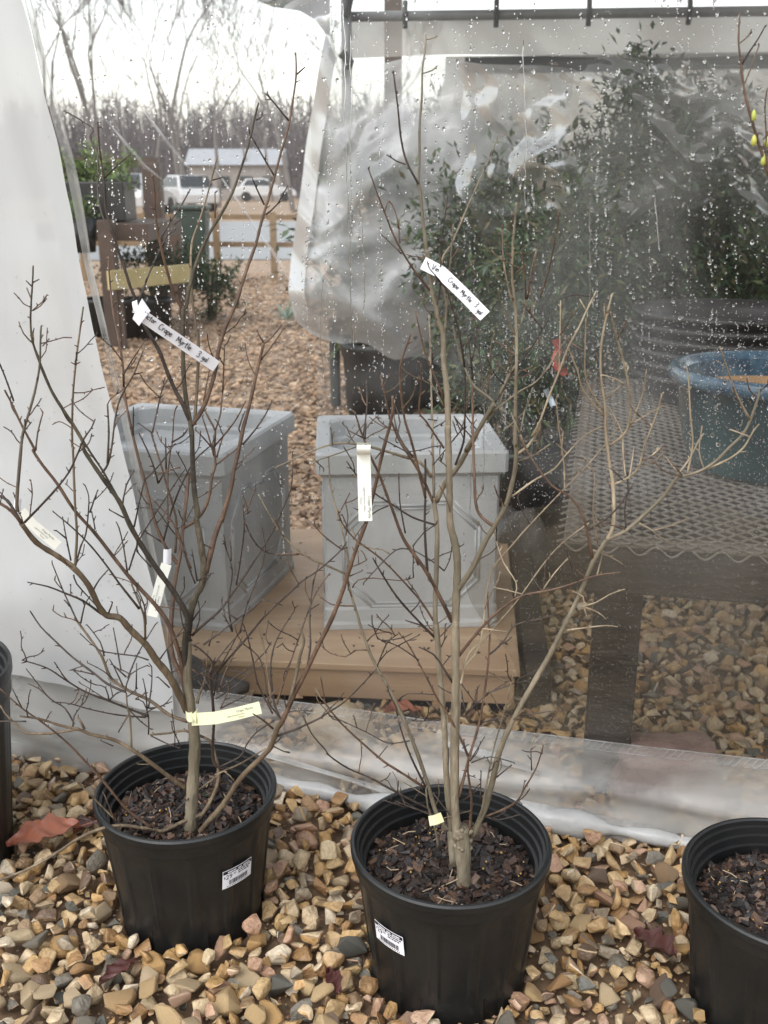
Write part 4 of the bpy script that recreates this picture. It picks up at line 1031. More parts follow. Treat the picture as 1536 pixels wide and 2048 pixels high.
TREES = [(100, 44, 12, .5, .16, 'bare tree leftmost, rising beside the curtain edge'), (178, 48, 14, .55, .2, 'large bare tree with the widest crown at left'), (212, 52, 13, .5, .16, 'bare tree close right of the widest crown'),
         (300, 46, 11, .45, .12, 'slim bare tree above the brown stand'), (360, 50, 13, .42, .17, 'bare tree with paired trunks, left trunk'), (378, 51, 12, .4, .14, 'bare tree with paired trunks, right trunk'),
         (436, 55, 12, .38, .13, 'bare tree standing alone above the long shed roof'), (585, 48, 12, .45, .14, 'bare tree furthest right beside the hanging plastic edge'), (745, 50, 10, .5, .12, 'bare tree glimpsed through the gap under the valance'),
         (262, 70, 12, .45, .13, 'bare tree further back between the left trunks'), (505, 80, 12, .45, .13, 'small bare tree further back above the long shed'), (545, 72, 11, .45, .12, 'small bare tree further back near the right trunk')]
for i, (x_, Y_, H, spd, r0, lab) in enumerate(TREES):
    b_ = at(x_, 372, Y_); base = Vector((b_.x, Y_, -.1))
    root = thing('bare_tree', base, lab, 'tree', 'bare winter trees beyond the road'); bare_tree(root, base, H, spd, r0, 200 + i, 6 if Y_ < 60 else 5)
mb = MB(); rw = random.Random(77)
for i in range(1500):
    x = rw.uniform(-62, 14); y = rw.uniform(92, 150); z0 = 0 if y < 105 else (y - 105) * .06
    h = rw.uniform(5, 9.5); p = Vector((x, y, z0)); t = p + Vector((rw.gauss(0, .4), 0, h))
    mb.tube([p, p.lerp(t, .5) + Vector((rw.gauss(0, .15), 0, 0)), t], [.1, .07, .02], 3, cap=False)
    for k in range(11):
        q = p.lerp(t, rw.uniform(.2, .98)); d = Vector((rw.gauss(0, 1), rw.gauss(0, .6), rw.uniform(.3, 1.4))).normalized() * rw.uniform(.6, 1.9)
        mb.tube([q, q + d * .6, q + d + Vector((0, 0, .3))], [.05, .035, .012], 3, cap=False)
fw = mb.build('distant_wood', M['farwood']); tag(fw, 'hazy grey winter wood along the horizon', kind='stuff')
mb = MB()                                              # brush at its foot
for i in range(2600):
    x = rw.uniform(-75, 30); y = rw.uniform(86, 104); d = Vector((rw.gauss(0, .5), rw.gauss(0, .3), 1)).normalized() * rw.uniform(.6, 2.6)
    mb.tube([(x, y, 0), (x + d.x, y + d.y, d.z)], [.07, .015], 3, cap=False)
fb = mb.build('distant_brush', M['farwood']); tag(fb, 'brown brush at the foot of the distant wood', kind='stuff')

# ------------------------------------------------------------------ crape myrtles: each limb measured in the photo, given its own depth
CROP = {'A': (100, 50, 2.743), 'B': (0, 500, 3.84), 'C': (350, 600, 3.84), 'D': (0, 900, 3.84), 'E': (350, 1000, 3.84), 'F': (0, 1250, 3.84), 'G': (300, 1300, 3.84), 'H': (150, 750, 4.389),
        'I': (550, 850, 3.84), 'J': (700, 500, 3.84), 'K': (650, 1250, 3.413), 'L': (700, 50, 3.413), 'M': (850, 850, 3.84), 'N': (1050, 560, 3.16), 'O': (1036, 1000, 3.072), 'P': (1400, 0, 5.12), 'Z': (0, 0, 1)}
def parse(s):
    out = []; c = 'Z'
    for t in s.split():
        if t[0].isalpha(): c = t[0]; t = t[1:]
        x, y = t.split(','); ox, oy, k = CROP[c]; out.append((ox + float(x) / k, oy + float(y) / k))
    return out
def catmull(P, sub):
    out = []; n = len(P)
    for i in range(n - 1):
        p0, p1, p2, p3 = P[max(i - 1, 0)], P[i], P[i + 1], P[min(i + 2, n - 1)]
        for k in range(sub):
            t = k / sub; out.append(.5 * ((2 * p1) + (p2 - p0) * t + (2 * p0 - 5 * p1 + 4 * p2 - p3) * t * t + (3 * p1 - p0 - 3 * p2 + p3) * t ** 3))
    out.append(P[-1]); return out
class Tree:
    def __init__(s, root, Y0, seed): s.root = root; s.samples = []; s.Y0 = Y0; s.r = random.Random(seed)
    def branch(s, spec, w0, w1, m, dd=None, name='branch', Ystart=None, sides=7):
        px = parse(spec); r = s.r
        if Ystart is None:
            Ystart = s.Y0
            if s.samples:
                b_ = min(s.samples, key=lambda q: (q[0] - px[0][0]) ** 2 + (q[1] - px[0][1]) ** 2); Ystart = b_[2]
        L = [0]
        for i in range(1, len(px)): L.append(L[-1] + math.hypot(px[i][0] - px[i - 1][0], px[i][1] - px[i - 1][1]))
        tot = max(L[-1], 1)
        if dd is None: dd = r.uniform(-.17, .15) * min(1, tot / 420)
        P = []
        for (x, y), l in zip(px, L):
            t = l / tot; Y = Ystart + dd * t
            p = at(x, y, Y); lim = sheet_Y(p.x) - .07
            if Y > lim: p = at(x, y, lim)
            P.append(p)
        sub = max(2, min(6, int(tot / len(px) / 9)))
        C = catmull(P, sub); n = len(C)
        pxs = catmull([Vector((x, y, 0)) for x, y in px], sub)
        rad = []; 
        for i, p in enumerate(C):
            t = i / (n - 1); w = lerp(w0, w1, t ** .9) * (1.16 if w0 < 12 else 1.0)
            rad.append(max(.00075, w / 2 * depth_z(p) / F_PX * (1 + .10 * r.uniform(-1, 1))))
            s.samples.append((pxs[i].x, pxs[i].y, p.y))
        mb = MB(); mb.tube(C, rad, sides)
        # buds and short spurs along it
        acc = 0
        for i in range(1, n):
            acc += (C[i] - C[i - 1]).length
            if acc > .016 and w0 < 11:
                acc = r.uniform(-.008, .006)
                d = (C[i] - C[i - 1]).normalized(); q = d.cross(Vector((r.gauss(0, 1), r.gauss(0, 1), r.gauss(0, 1)))).normalized()
                l = r.choice([.0015, .002, .002, .003, .004, .007]); dd_ = (q + d * r.uniform(.5, 1.6)).normalized()
                mb.tube([C[i], C[i] + dd_ * (rad[i] + l)], [.0011, .0006], 4)
        return mb.build(name, M[m], s.root, smooth=True)
T1R = thing('crape_myrtle', POT_L + Vector((0, -.05, .17)), 'leafless dark barked crape myrtle with tags rooted in the left pot', 'shrub', 'bare crape myrtles')
t1 = Tree(T1R, 1.35, 1)
tb, bb, db, ob, gb_ = 'bark_tan', 'bark_brown', 'bark_dark', 'bark_olive', 'bark_grey'
t1.branch('G310,1390 320,1200 335,950 345,700 330,560 E125,1620 95,1400 95,1200 100,1080', 27, 16, 'bark_stem', 0.0, 'trunk', 1.35, 12)
t1.branch('E95,1110 110,920 150,760 205,650 222,520 200,350 165,150 C175,1650 150,1480 135,1250 130,1050 115,930 90,800 65,560 62,300 63,70 A745,1550 765,1440 795,1330 835,1225 885,1125 940,1035 1000,920 1050,780 1085,670 1110,570 1130,480 1145,425', 15, 3.5, ob, .02, 'trunk', None, 10)
t1.branch('C130,960 200,860 260,720 310,540 340,360 400,180 475,10 A1060,1400 1090,1310 1130,1200 1160,1080 1190,980 1235,820 1270,690 1305,570 1330,430 1350,280 1348,150', 8.5, 3, bb, .05)
t1.branch('C115,930 60,800 0,690 B1290,950 1220,770 1150,650 1080,520 1050,400 1000,280 960,150 905,0 A345,1130 310,1030 300,880 280,740 270,650 262,540', 8, 3, db, -.07)
for sp_ in ('A1310,525 1215,410 1180,375', 'A1235,835 1150,690 1095,595', 'A1185,1040 1250,980 1305,880', 'A1355,270 1400,230', 'A1175,985 1130,890 1110,840', 'A1210,405 1190,368', 'A1130,520 1160,505 1165,480',
            'A345,1150 285,1040 262,900 262,710 240,660 218,615 235,570 150,510 75,470', 'A297,840 370,770 440,710', 'A265,560 285,560', 'A575,1010 548,1000', 'A890,850 950,835'): t1.branch(sp_, 3.2, 2.2, db)
t1.branch('A490,1510 545,1360 600,1240 640,1160 690,1120', 3.6, 2, db); t1.branch('A610,1165 660,1080 720,990 770,900', 3.6, 2, db); t1.branch('A680,1095 740,1050', 2.4, 1.8, db)
t1.branch('A730,1560 685,1485 640,1340 605,1200 580,1050 572,900 560,820', 5.5, 3, bb, -.05)
t1.branch('C150,960 172,600 180,350 160,180 132,0 A772,1300 780,1190 810,1100 850,980 885,850 918,720', 6, 2.5, tb, .10); t1.branch('A905,1060 905,920', 3, 2.4, bb)
t1.branch('E235,560 300,300 360,130 C355,1700 420,1480 450,1320 490,1150 520,1000 560,850 600,680 640,500 660,420 680,330', 10, 5, bb, .06)
t1.branch('C680,335 740,290 820,190', 4, 2.4, bb); t1.branch('C678,325 630,240', 3, 2, bb); t1.branch('C660,460 760,330 835,220', 3.4, 2, bb)
t1.branch('C520,1110 620,990 700,870 745,770', 4, 2, db); t1.branch('C510,1020 490,985 540,850', 3.2, 2, db)
# second stem behind
t1.branch('E90,1500 D1390,1728 1330,1600 1310,1450 1320,1250 1345,1000 1385,800 1405,600 1435,350 1450,170', 10, 6, bb, .11)
t1.branch('D1405,600 1490,550 E200,110 240,40 C270,1470 285,1350 310,1270 300,1130 310,1010 270,930 230,850', 6.5, 3.4, bb, .03)
for sp_ in ('C310,1270 400,1200 490,1130 520,1100', 'C305,1120 400,1010 480,900 540,780', 'C310,1000 350,870 365,700 400,610', 'C280,1130 220,1060 160,1000', 'C300,1200 260,1050 210,900', 'C320,1210 345,1120 372,1040', 'C220,780 240,660 265,540', 'C365,720 375,500 380,350', 'C355,275 290,220'): t1.branch(sp_, 3.4, 2, bb)
# olive stem
t1.branch('E85,1300 D1420,1480 1440,1290 1340,1100 1240,960 1110,770 1000,580 930,420 850,300 770,190 650,10 B640,1480 560,1340 480,1220 400,1090 330,930 290,820 250,700 235,560 240,400 250,250 255,120', 11.5, 2.6, ob, -.13, 'branch', None, 9)
t1.branch('D930,410 830,230 790,160 690,10 B600,1400 545,1300', 4.5, 3, ob, -.01)
t1.branch('D575,890 590,650 575,400 560,0 B555,1500 555,1270 565,1050 590,800 610,650 640,435', 5, 3, tb, .02)
for sp_ in ('B580,880 545,862', 'B580,880 615,860', 'B600,745 572,730', 'B250,465 310,430 360,370', 'B245,280 200,235', 'B252,250 300,225', 'B240,375 205,290', 'B245,710 180,640 145,550', 'B238,525 210,512'): t1.branch(sp_, 2.8, 1.8, bb)
t1.branch('B785,1710 830,1640 860,1500 880,1330 910,1180 960,1070 1030,950 1100,770', 4.6, 2.2, db, .02); t1.branch('B825,1640 835,1400 825,1190', 4, 3.2, gb_); t1.branch('B950,1050 950,960 1000,870 1110,700', 3, 2, db); t1.branch('B1020,960 1095,940', 2, 1.6, db)
t1.branch('D1370,880 1270,740 1180,520 1120,270 1050,10 B1000,1330 955,1100 945,900 905,650 870,480 845,250 830,50', 6.5, 3, bb, .06)
for sp_ in ('D1030,590 1070,400 1110,230', 'D940,420 970,270 1030,160', 'H610,920 740,790 870,610', 'H730,950 690,800 630,650 560,510', 'H680,510 560,425', 'H680,500 730,270 790,20', 'H800,830 795,550', 'H735,945 800,830', 'H850,590 950,530 990,470', 'H510,540 512,280'): t1.branch(sp_, 3.4, 2.2, db)
t1.branch('H775,1460 850,1180 950,930 1060,740 1180,630', 4.2, 2.4, db, -.03); t1.branch('H880,1560 890,1300 860,1150 800,950 740,740 690,580 670,510', 4.6, 3, bb, .02); t1.branch('H815,1300 815,900 840,650 855,590 870,350 895,270', 3, 2, bb)
t1.branch('H1020,1700 930,1480 850,1280 670,1080', 4, 2.2, bb); t1.branch('H960,1500 840,1350 720,1180', 3, 2, db); t1.branch('H770,1470 640,1390 600,1360', 3, 2, db)
# left limbs
t1.branch('F1435,660 1370,520 1290,380 1200,270 1120,150 D1000,1380 920,1290 820,1270 760,1200 680,1040 570,910 450,820 280,710 165,565', 16, 10, tb, -.16, 'branch', None, 10)
t1.branch('D190,555 330,410 430,300 530,170 600,20 B645,1450 700,1370 730,1300', 4.8, 2.4, db); t1.branch('D165,560 90,470 0,410 Z-40,985', 7, 4, bb); t1.branch('D155,545 110,470 60,390 0,355 Z-30,975', 6, 4, db)
t1.branch('D135,470 130,370 160,0 B165,1480 185,1370 240,1190 280,1030 305,880 310,720 315,590', 6.5, 3, gb_, -.02); t1.branch('B325,740 380,680', 2, 1.6, bb)
t1.branch('F1420,500 D1390,1620 1300,1350 1200,1200 1090,1080 980,960 870,820 730,640 570,460 440,260 330,120 250,0 B270,1540 190,1390 140,1290 90,1180 35,1075', 8.5, 3.4, bb, -.06, 'branch', None, 8)
t1.branch('B105,1160 60,1030 0,880 Z-20,690', 3.6, 2.6, db); t1.branch('B275,1540 290,1400 330,1250', 3.4, 2.4, bb); t1.branch('B195,1350 188,1300', 3, 2, db)
t1.branch('D1115,1450 1110,1300 1080,1200 1010,1030', 4.5, 3, tb); t1.branch('D1070,1220 920,1030 820,890 700,740 560,600 410,475', 4.4, 2.2, db, -.04); t1.branch('D1120,1340 1110,1200 1060,1080', 3.6, 2.4, db)
for sp_ in ('D580,890 620,740 660,640 680,450 680,350 655,275', 'D690,480 720,390 750,310', 'D545,850 510,680 480,510', 'D510,680 435,620', 'D980,950 950,750 915,600 890,550', 'D990,920 1050,740 1110,620 1330,280 1420,150', 'D565,960 590,1030 680,1130 760,1220', 'D835,1250 865,1170',
            'D720,1070 760,1000 830,920', 'D590,1310 540,1200 480,1070 400,870', 'D620,1330 650,1190 690,1130', 'D540,1200 490,1150', 'D700,600 730,610 705,480', 'D950,520 840,460', 'D1160,900 1050,780'): t1.branch(sp_, 3.3, 2, db)
t1.branch('D780,1260 640,1160 500,1100 370,1050 210,1015', 4.6, 2.2, db, -.05)
t1.branch('F1440,740 1300,690 1150,580 1000,510 900,450 840,390 790,260 730,160 650,50 570,-60', 6.5, 4, tb, .04)
t1.branch('F950,510 820,450 720,370 560,250 420,120 310,10 230,-110', 5, 2.4, db); t1.branch('F720,380 640,360 550,345', 3, 2, db)
t1.branch('F1140,700 980,640 830,580 650,510 500,420 360,330 170,270', 4.6, 2.2, db, -.06)
for sp_ in ('F570,760 500,640 390,570 290,450 200,335', 'F390,570 300,490 215,450', 'F1140,270 1050,240 900,220 760,190 620,70', 'F800,240 770,130 670,0', 'F930,350 900,180 870,20', 'F980,410 1060,220 1190,0', 'F950,480 880,330 840,260', 'F970,400 860,300', 'F1130,650 1120,520 1100,420',
            'F1140,640 1165,450 1165,320', 'F1045,490 1050,300', 'F840,590 810,480 740,460', 'F840,580 900,520 960,510', 'F1300,480 1215,400', 'F1230,260 1300,160 1410,20', 'F1140,840 1140,700 1100,590 1040,570', 'F1120,710 900,690 700,650 540,605 400,590', 'F980,640 1080,740 1160,800', 'F1160,850 1280,910 1390,950',
            'F870,930 780,890', 'F1140,640 1250,620 1310,560', 'F960,520 1000,380 1130,310', 'F860,1600 690,1500 600,1480'): t1.branch(sp_, 3, 1.8, db)
t1.branch('F1420,1250 1320,1180 1160,1060 1020,960 870,880 700,840 600,800 460,770 300,720 150,700', 9, 3.5, tb, -.10, 'branch', None, 8)
t1.branch('F600,800 400,830 200,830 130,770 40,680 0,620 Z-30,1395', 5, 3, tb); t1.branch('F650,800 600,710', 5, 3.4, tb); t1.branch('F1010,940 1000,720 980,640 970,520', 4, 2.6, tb); t1.branch('F985,690 910,820', 3.4, 2.2, tb); t1.branch('F560,780 570,700 610,640', 3, 2, db); t1.branch('F200,740 100,740 0,740', 3, 2.4, db)
t1.branch('G400,1260 250,1320 100,1390 0,1370 F1100,1560 920,1540 760,1570 600,1640 450,1740 Z60,1736 0,1760 -30,1772', 7.5, 4.5, tb, -.10)
t1.branch('F1170,1560 980,1420 810,1220 640,1030 490,880 300,730 170,640 0,490', 5, 2.4, bb, -.08); t1.branch('F170,640 90,480', 2.6, 2, db); t1.branch('F890,1500 720,1330 580,1190', 3.4, 2.2, tb); t1.branch('F890,1520 800,1300', 2.2, 1.6, bb)
t1.branch('F980,1400 1010,1280', 2, 1.5, bb); t1.branch('F1160,1070 1060,1070', 2, 1.5, tb)
# right low limb and its fan
t1.branch('G350,1440 430,1340 560,1190 700,980 850,830 930,740 980,600 1020,550', 12, 10, tb, -.09, 'branch', None, 9)
t1.branch('G1010,560 1060,450 E920,1480 1000,1330 1100,1120 1200,920 1280,720 1330,560 1400,350 1470,170 I700,740 770,470 810,280 850,120 885,0 J310,1330 330,1220 328,1120', 9, 5, bb, -.06, 'branch', None, 8)
t1.branch('E860,1600 920,1400 960,1200 990,1080 950,960', 6.5, 4.5, gb_); t1.branch('E810,1680 760,1550 735,1300 760,1130 820,1000 915,855', 4, 2, db); t1.branch('E800,1660 720,1550 690,1350 640,1200 500,1090', 4, 2, db); t1.branch('E750,1640 640,1420 600,1240 560,1060 510,920', 3.4, 2, db)
t1.branch('E740,1560 710,1330 680,1120 645,980', 3.6, 2.4, tb); t1.branch('E780,1570 850,1350 930,1120 1000,920 1080,720 1190,560', 3.8, 2, bb); t1.branch('E1020,1260 1040,1100 1035,900 1060,650 1110,480', 4, 2.2, db); t1.branch('E780,1135 830,1100', 2.2, 1.6, db)
t1.branch('G980,660 1140,600 1310,520 K0,610 150,510 350,300', 4.6, 2.4, db, -.05); t1.branch('G945,605 870,540 790,490', 4, 2.4, db); t1.branch('G950,740 1030,780 1075,790', 2.6, 1.8, db); t1.branch('E860,1640 910,1620 1060,1620', 2.6, 1.8, db)
t1.branch('G385,1290 480,1130 530,960 500,820 460,700 330,640 250,620 130,640 0,650', 7.5, 3.6, tb, .02); t1.branch('G580,915 500,880 480,760 490,560 480,380 460,200 490,90 E265,1330 290,1250 200,1150 130,1110', 6.5, 3, db, -.10)
t1.branch('G530,900 690,820 740,730 820,630 960,540', 4, 2.4, db); t1.branch('G500,960 560,930 700,870 880,760', 4, 2.6, tb); t1.branch('G350,1090 500,980 570,930 650,1010', 3, 2, tb)
t1.branch('E270,1390 400,1230 550,1060 690,890 860,730 980,620 1100,540 1260,400 1320,320', 4.8, 2.2, db, -.04); t1.branch('E130,1040 250,930 350,840 480,660 600,480 690,340 770,200 850,10 C890,1440 905,1280 900,1170', 4.8, 2.2, db, .05)
for sp_ in ('E140,1040 190,920 180,780', 'E130,1080 60,960 30,760', 'E155,640 100,500 60,350 20,220', 'E170,620 150,500 130,380', 'E135,925 235,780', 'E300,1500 330,1330 420,1150 500,1000', 'E440,1000 410,800 440,570 420,460 370,310', 'E430,470 430,370 415,310', 'E470,650 500,480 530,250 530,150 520,20',
            'E535,160 590,290 680,390 800,420 950,420', 'E690,400 770,345', 'E500,1010 540,850 600,680 660,530 690,400 690,330 660,180', 'E130,1370 300,1280', 'E320,1480 450,1370 540,1310 680,1180 740,1090', 'E310,1530 460,1430 570,1340 680,1260', 'E300,1260 400,1130 500,1020', 'E480,920 380,850', 'E440,1010 400,930 360,870',
            'E260,1120 290,1020', 'E540,110 585,85', 'G360,1080 180,1250', 'E350,1600 430,1560 570,1490', 'E240,1470 170,1380', 'E220,340 280,370'): t1.branch(sp_, 3, 1.8, db)
t1.branch('E220,1110 380,990 480,910 600,830 680,770 825,810', 4.2, 2, db); t1.branch('E170,1560 190,1480 230,1380 250,1160', 6, 3, tb); t1.branch('E330,1480 400,1290 520,1050', 3.4, 2, bb)

T2R = thing('crape_myrtle', POT_M + Vector((.03, -.05, .17)), 'leafless tan barked crape myrtle with long upright stems in the middle pot', 'shrub', 'bare crape myrtles')
t2 = Tree(T2R, 1.22, 2)
t2.branch('K948,1785 945,1650 940,1480 930,1380', 29, 31, 'bark_stem', 0.0, 'trunk', 1.215, 14)
t2.branch('K885,1640 870,1500 862,1380', 21, 18, 'bark_stem', .02, 'trunk', 1.235, 12)
t2.branch('K905,1460 885,1200 885,800 890,400 890,0 I1385,1500 1395,1250 1400,1050 1380,900 1345,750 1340,500 1335,250 1325,0 J755,1400 745,1100 720,850 715,650 680,550 660,430 630,320 620,200 600,100 590,0 L555,1700 525,1560 500,1350 480,1150 470,1080 475,900 475,700 490,500 495,300 515,150 517,55', 19, 3, 'bark_stem', .03, 'trunk', None, 10)
t2.branch('K865,1420 830,1050 815,700 785,350 760,0 I1235,1650 1230,1400 1240,1100 1245,800 1225,620 1220,560', 13, 9, 'bark_stem', .05, 'branch', None, 9)
t2.branch('I1222,610 1130,400 1040,250 960,130 905,0 J300,1270 265,1100 235,975', 5.5, 2.4, bb, -.03); t2.branch('I1220,560 1215,300 1205,0 J635,1400 625,1100 615,700 605,500', 5.5, 2.4, 'bark_stem', .06)
t2.branch('I1240,590 1310,440 1385,350 M290,260 400,60 J890,1540 970,1410 1040,1290 1110,1170', 9.5, 7, 'bark_stem', -.08, 'branch', None, 8)
t2.branch('J1110,1170 1040,1110 950,1040 880,900 820,720 790,580', 5, 3, 'bark_stem'); t2.branch('J880,900 850,700 820,560 770,400 740,300 650,200', 4.4, 2.4, db); t2.branch('J1110,1170 1180,1070 1260,920 1400,740 1536,510', 4, 2, db, -.03); t2.branch('J1150,1110 1230,950 1270,890', 6, 5, 'bark_stem')
t2.branch('M240,1280 370,1090 450,920 530,780 590,680 640,560 690,350 700,200 690,100 690,0 J1275,1500 1270,1300 1275,1000 1280,750 1270,450 1245,200 1250,0 L1110,1500 1125,1350 1135,1210', 10, 3.4, 'bark_stem', -.09, 'branch', None, 9)
t2.branch('M530,780 430,700 390,600 380,400 365,0 J945,1400 940,1100 945,960', 6, 4, bb, .03)
t2.branch('M710,220 790,160 860,60 885,0 J1400,1430 1460,1310 N150,740 215,580 270,430 340,300 390,190 450,70', 5, 2.6, 'bark_cream', -.02); t2.branch('N385,190 345,120', 2.6, 2, 'bark_cream')
t2.branch('M665,550 830,430 920,380 1000,330 1090,220 1240,70 1400,0', 3.6, 2, 'bark_cream')
t2.branch('K1010,1440 1090,1250 1140,1080 1180,900 1240,740 1330,560 1420,400 1536,200 M1060,1560 1160,1360 1230,1200 1300,1030 1390,890 N520,1640 640,1580 780,1460 880,1360 960,1250 1000,1240 1100,1210 1200,1150 1290,1060 1380,970 1430,870 1480,720 1485,680', 13, 4, 'bark_stem', -.06, 'branch', None, 10)
t2.branch('N520,1640 560,1530 555,1300 530,1130 510,950 505,800 480,600 480,430 510,250 550,90', 7.5, 3, 'bark_cream', .05, 'branch', None, 8)
t2.branch('M1285,1020 1240,800 1210,700 1150,590 1080,530 980,470 880,350 800,230 730,100', 5.4, 2.4, bb, -.02)
for sp_ in ('N540,1045 620,980 660,900 665,750 640,590 600,430 560,290 540,200',): t2.branch(sp_, 4.6, 2.6, 'bark_cream')
for sp_ in ('N495,820 420,710 380,590 380,400 385,240', 'N500,860 370,700 330,570 270,420', 'N565,1290 650,1250 720,1180 750,1060 800,930 840,820 865,720', 'N1420,880 1340,730 1280,570 1230,420', 'N1160,1190 1290,1130 1380,1060 1440,960 1480,910', 'N965,1230 1040,1130 1100,1010 1130,970', 'N1025,1225 1060,1040 1045,850 1035,650 1020,545'): t2.branch(sp_, 3.8, 2, 'bark_cream')
for sp_ in ('N730,1150 800,1110 855,1060', 'N635,1240 620,1100 610,960 530,800', 'N1420,990 1300,945', 'N720,1535 800,1580 860,1630 955,1680', 'N820,1580 930,1550 1010,1515', 'N460,1660 430,1480 440,1250 400,1150 380,1130', 'N1130,1190 1100,1080 1120,920', 'N635,660 560,620 490,600', 'N510,750 600,670', 'N660,940 750,700 765,580', 'N690,900 790,840 870,795', 'N660,1250 690,1050', 'N960,1210 900,1130', 'N250,1330 245,1150 215,950 195,750', 'N230,1110 240,960', 'N215,590 220,400 225,130', 'N505,260 500,160'): t2.branch(sp_, 2.8, 1.6, 'bark_cream')
t2.branch('N385,1580 500,1520 600,1420 690,1280', 3.6, 2, db); t2.branch('N640,1580 630,1450 650,1330 645,1190', 3.2, 2, db)
t2.branch('K925,400 960,280 1060,120 M500,1160 680,910 840,730 1080,480 1300,250 1480,20', 4.2, 2, 'bark_cream', .06); t2.branch('K905,1200 M290,1900 480,1620 700,1360 900,1080 1050,910 1260,750', 3.6, 1.8, 'bark_cream', .05)
t2.branch('M260,1770 430,1560 600,1400 750,1310 950,1270 1100,1230 1300,1160 1500,1130', 6, 2.4, bb, -.05)
for sp_ in ('M900,1270 1000,1130 1110,1010', 'M1190,1395 1310,1365 1420,1300 1536,1260', 'M1130,1275 1215,1320 1220,1400 1240,1455', 'M1230,1400 1330,1440 1390,1490', 'M1090,1575 1250,1555 1390,1540 1480,1550', 'M750,1300 640,1270 540,1250', 'M425,1560 640,1590', 'M690,1320 700,1210 600,1050 530,830', 'M1320,1160 1360,1000', 'M1290,960 1420,1010 1520,1070'): t2.branch(sp_, 3, 1.7, 'bark_cream')
t2.branch('K915,1170 980,920 1050,680 1090,450 1115,250 1125,50 M490,1550 480,1280', 5.5, 2.6, bb, .04); t2.branch('K1125,200 1220,110 1300,0 M880,1490 1075,1435', 3.4, 1.8, db)
t2.branch('K840,1400 760,1280 700,1080 620,850 540,650 470,500 390,350 310,200 240,0 I640,1480 590,1320 560,1180 560,1020 520,830 480,680 430,480 410,250', 7.5, 2.6, 'bark_stem', .05, 'branch', None, 8)
t2.branch('I548,1145 400,1080 260,1020 100,890 0,760 C640,1490', 4.4, 2.4, 'bark_stem', -.03)
for sp_ in ('I270,1020 180,990 0,995', 'I520,960 410,880 310,780 310,700 370,630', 'I490,680 540,590 575,520', 'I545,850 560,700 540,600', 'I720,1730 620,1730 540,1780 420,1750 350,1690', 'I605,1390 470,1385 400,1360 330,1300', 'I595,1250 640,1190 760,1175 960,1195 1065,1170', 'I575,1160 670,1120', 'I580,1090 700,1040 660,960', 'K290,110 340,60 440,50 480,70'): t2.branch(sp_, 2.8, 1.7, bb)
t2.branch('I1215,1500 1140,1380 1050,1270 830,1040 620,880 520,760 480,650', 4.4, 2.2, bb, -.06); t2.branch('I1235,1640 1040,1440 930,1310 850,1190 790,1090 750,1020', 4.6, 2.4, db, -.06); t2.branch('I1040,1440 1105,1370 1105,1320', 2.6, 1.8, db)
t2.branch('I1240,770 1060,710 900,610 760,520 640,400 550,280', 4.2, 2, db, -.07)
t2.branch('I1360,1510 1250,1290 1165,1130 1050,970 980,860 920,700 860,540 800,380 730,230 680,100 640,0 J70,1350 35,1240', 7.5, 2.6, bb, -.06, 'branch', None, 8)
for sp_ in ('I1000,830 960,600 950,370', 'I1050,960 1000,950 930,960 830,1050 680,1215', 'I1060,930 1140,830 1240,760', 'I1300,1120 1200,1040 1060,960', 'I870,620 740,690 600,880', 'I1100,1080 1060,930', 'I680,100 560,40', 'I690,110 700,0'): t2.branch(sp_, 3, 1.8, db)
t2.branch('I1170,1130 1150,800 1155,500 1155,260', 5, 3.4, db, -.02)
t2.branch('I1200,400 1120,290 980,240 830,195 700,160 560,140 430,150 280,200 150,260 0,330', 6, 2.6, 'bark_stem', -.08); t2.branch('I630,165 480,220 330,270 295,300', 2.8, 1.8, 'bark_stem'); t2.branch('I820,200 770,260', 3, 2, db); t2.branch('I300,265 375,335', 2.2, 1.6, db); t2.branch('I440,150 430,30', 2.4, 1.6, db)
t2.branch('J720,1520 640,1400 580,1310 530,1240 545,1050 545,870', 4, 2.4, bb); t2.branch('J720,1130 640,950 580,800 540,640 505,480', 3.8, 2, bb); t2.branch('J720,1200 680,1120 610,1000', 3, 1.8, 'bark_stem')
t2.branch('I1155,560 J480,1500 420,1300 390,1080 385,900 430,750 470,640', 5, 3, bb, -.06); t2.branch('J490,1600 380,1440 340,1290 330,1130', 4, 2.4, db); t2.branch('J100,1440 130,1200 125,1000', 3, 1.8, db); t2.branch('J370,1480 350,1460 385,1320 350,1200', 2.8, 1.8, db); t2.branch('J490,1580 230,1440', 2.8, 1.8, db)
t2.branch('J660,460 690,300 700,150 690,0 L620,1640 620,1500 650,1300 668,1155', 3.6, 2.2, db, -.04); t2.branch('J715,690 740,450 700,110 L700,1480 790,1270 870,1090 930,960 1010,760', 4.6, 2, 'bark_stem', .04); t2.branch('J730,560 745,430 770,100 L690,1560 705,1360', 4, 2.4, 'bark_stem')
t2.branch('J625,310 L545,1810 450,1690 370,1570 300,1440 240,1290 190,1160 125,980', 5, 2.2, bb, -.06); t2.branch('L340,1490 325,1330 270,1200 235,1280', 2.6, 1.8, bb); t2.branch('L350,1560 290,1500 215,1430', 3, 2, db)
t2.branch('L470,1090 390,940 350,790 330,600 310,430 295,310', 4.4, 2.4, db, -.03); t2.branch('L380,950 320,930 250,885', 3, 2, db); t2.branch('L517,100 560,90 595,75', 2, 1.6, 'bark_stem'); t2.branch('L500,330 560,310 595,280', 2, 1.6, 'bark_stem'); t2.branch('L620,1500 600,1450 685,1505', 2, 1.6, db)
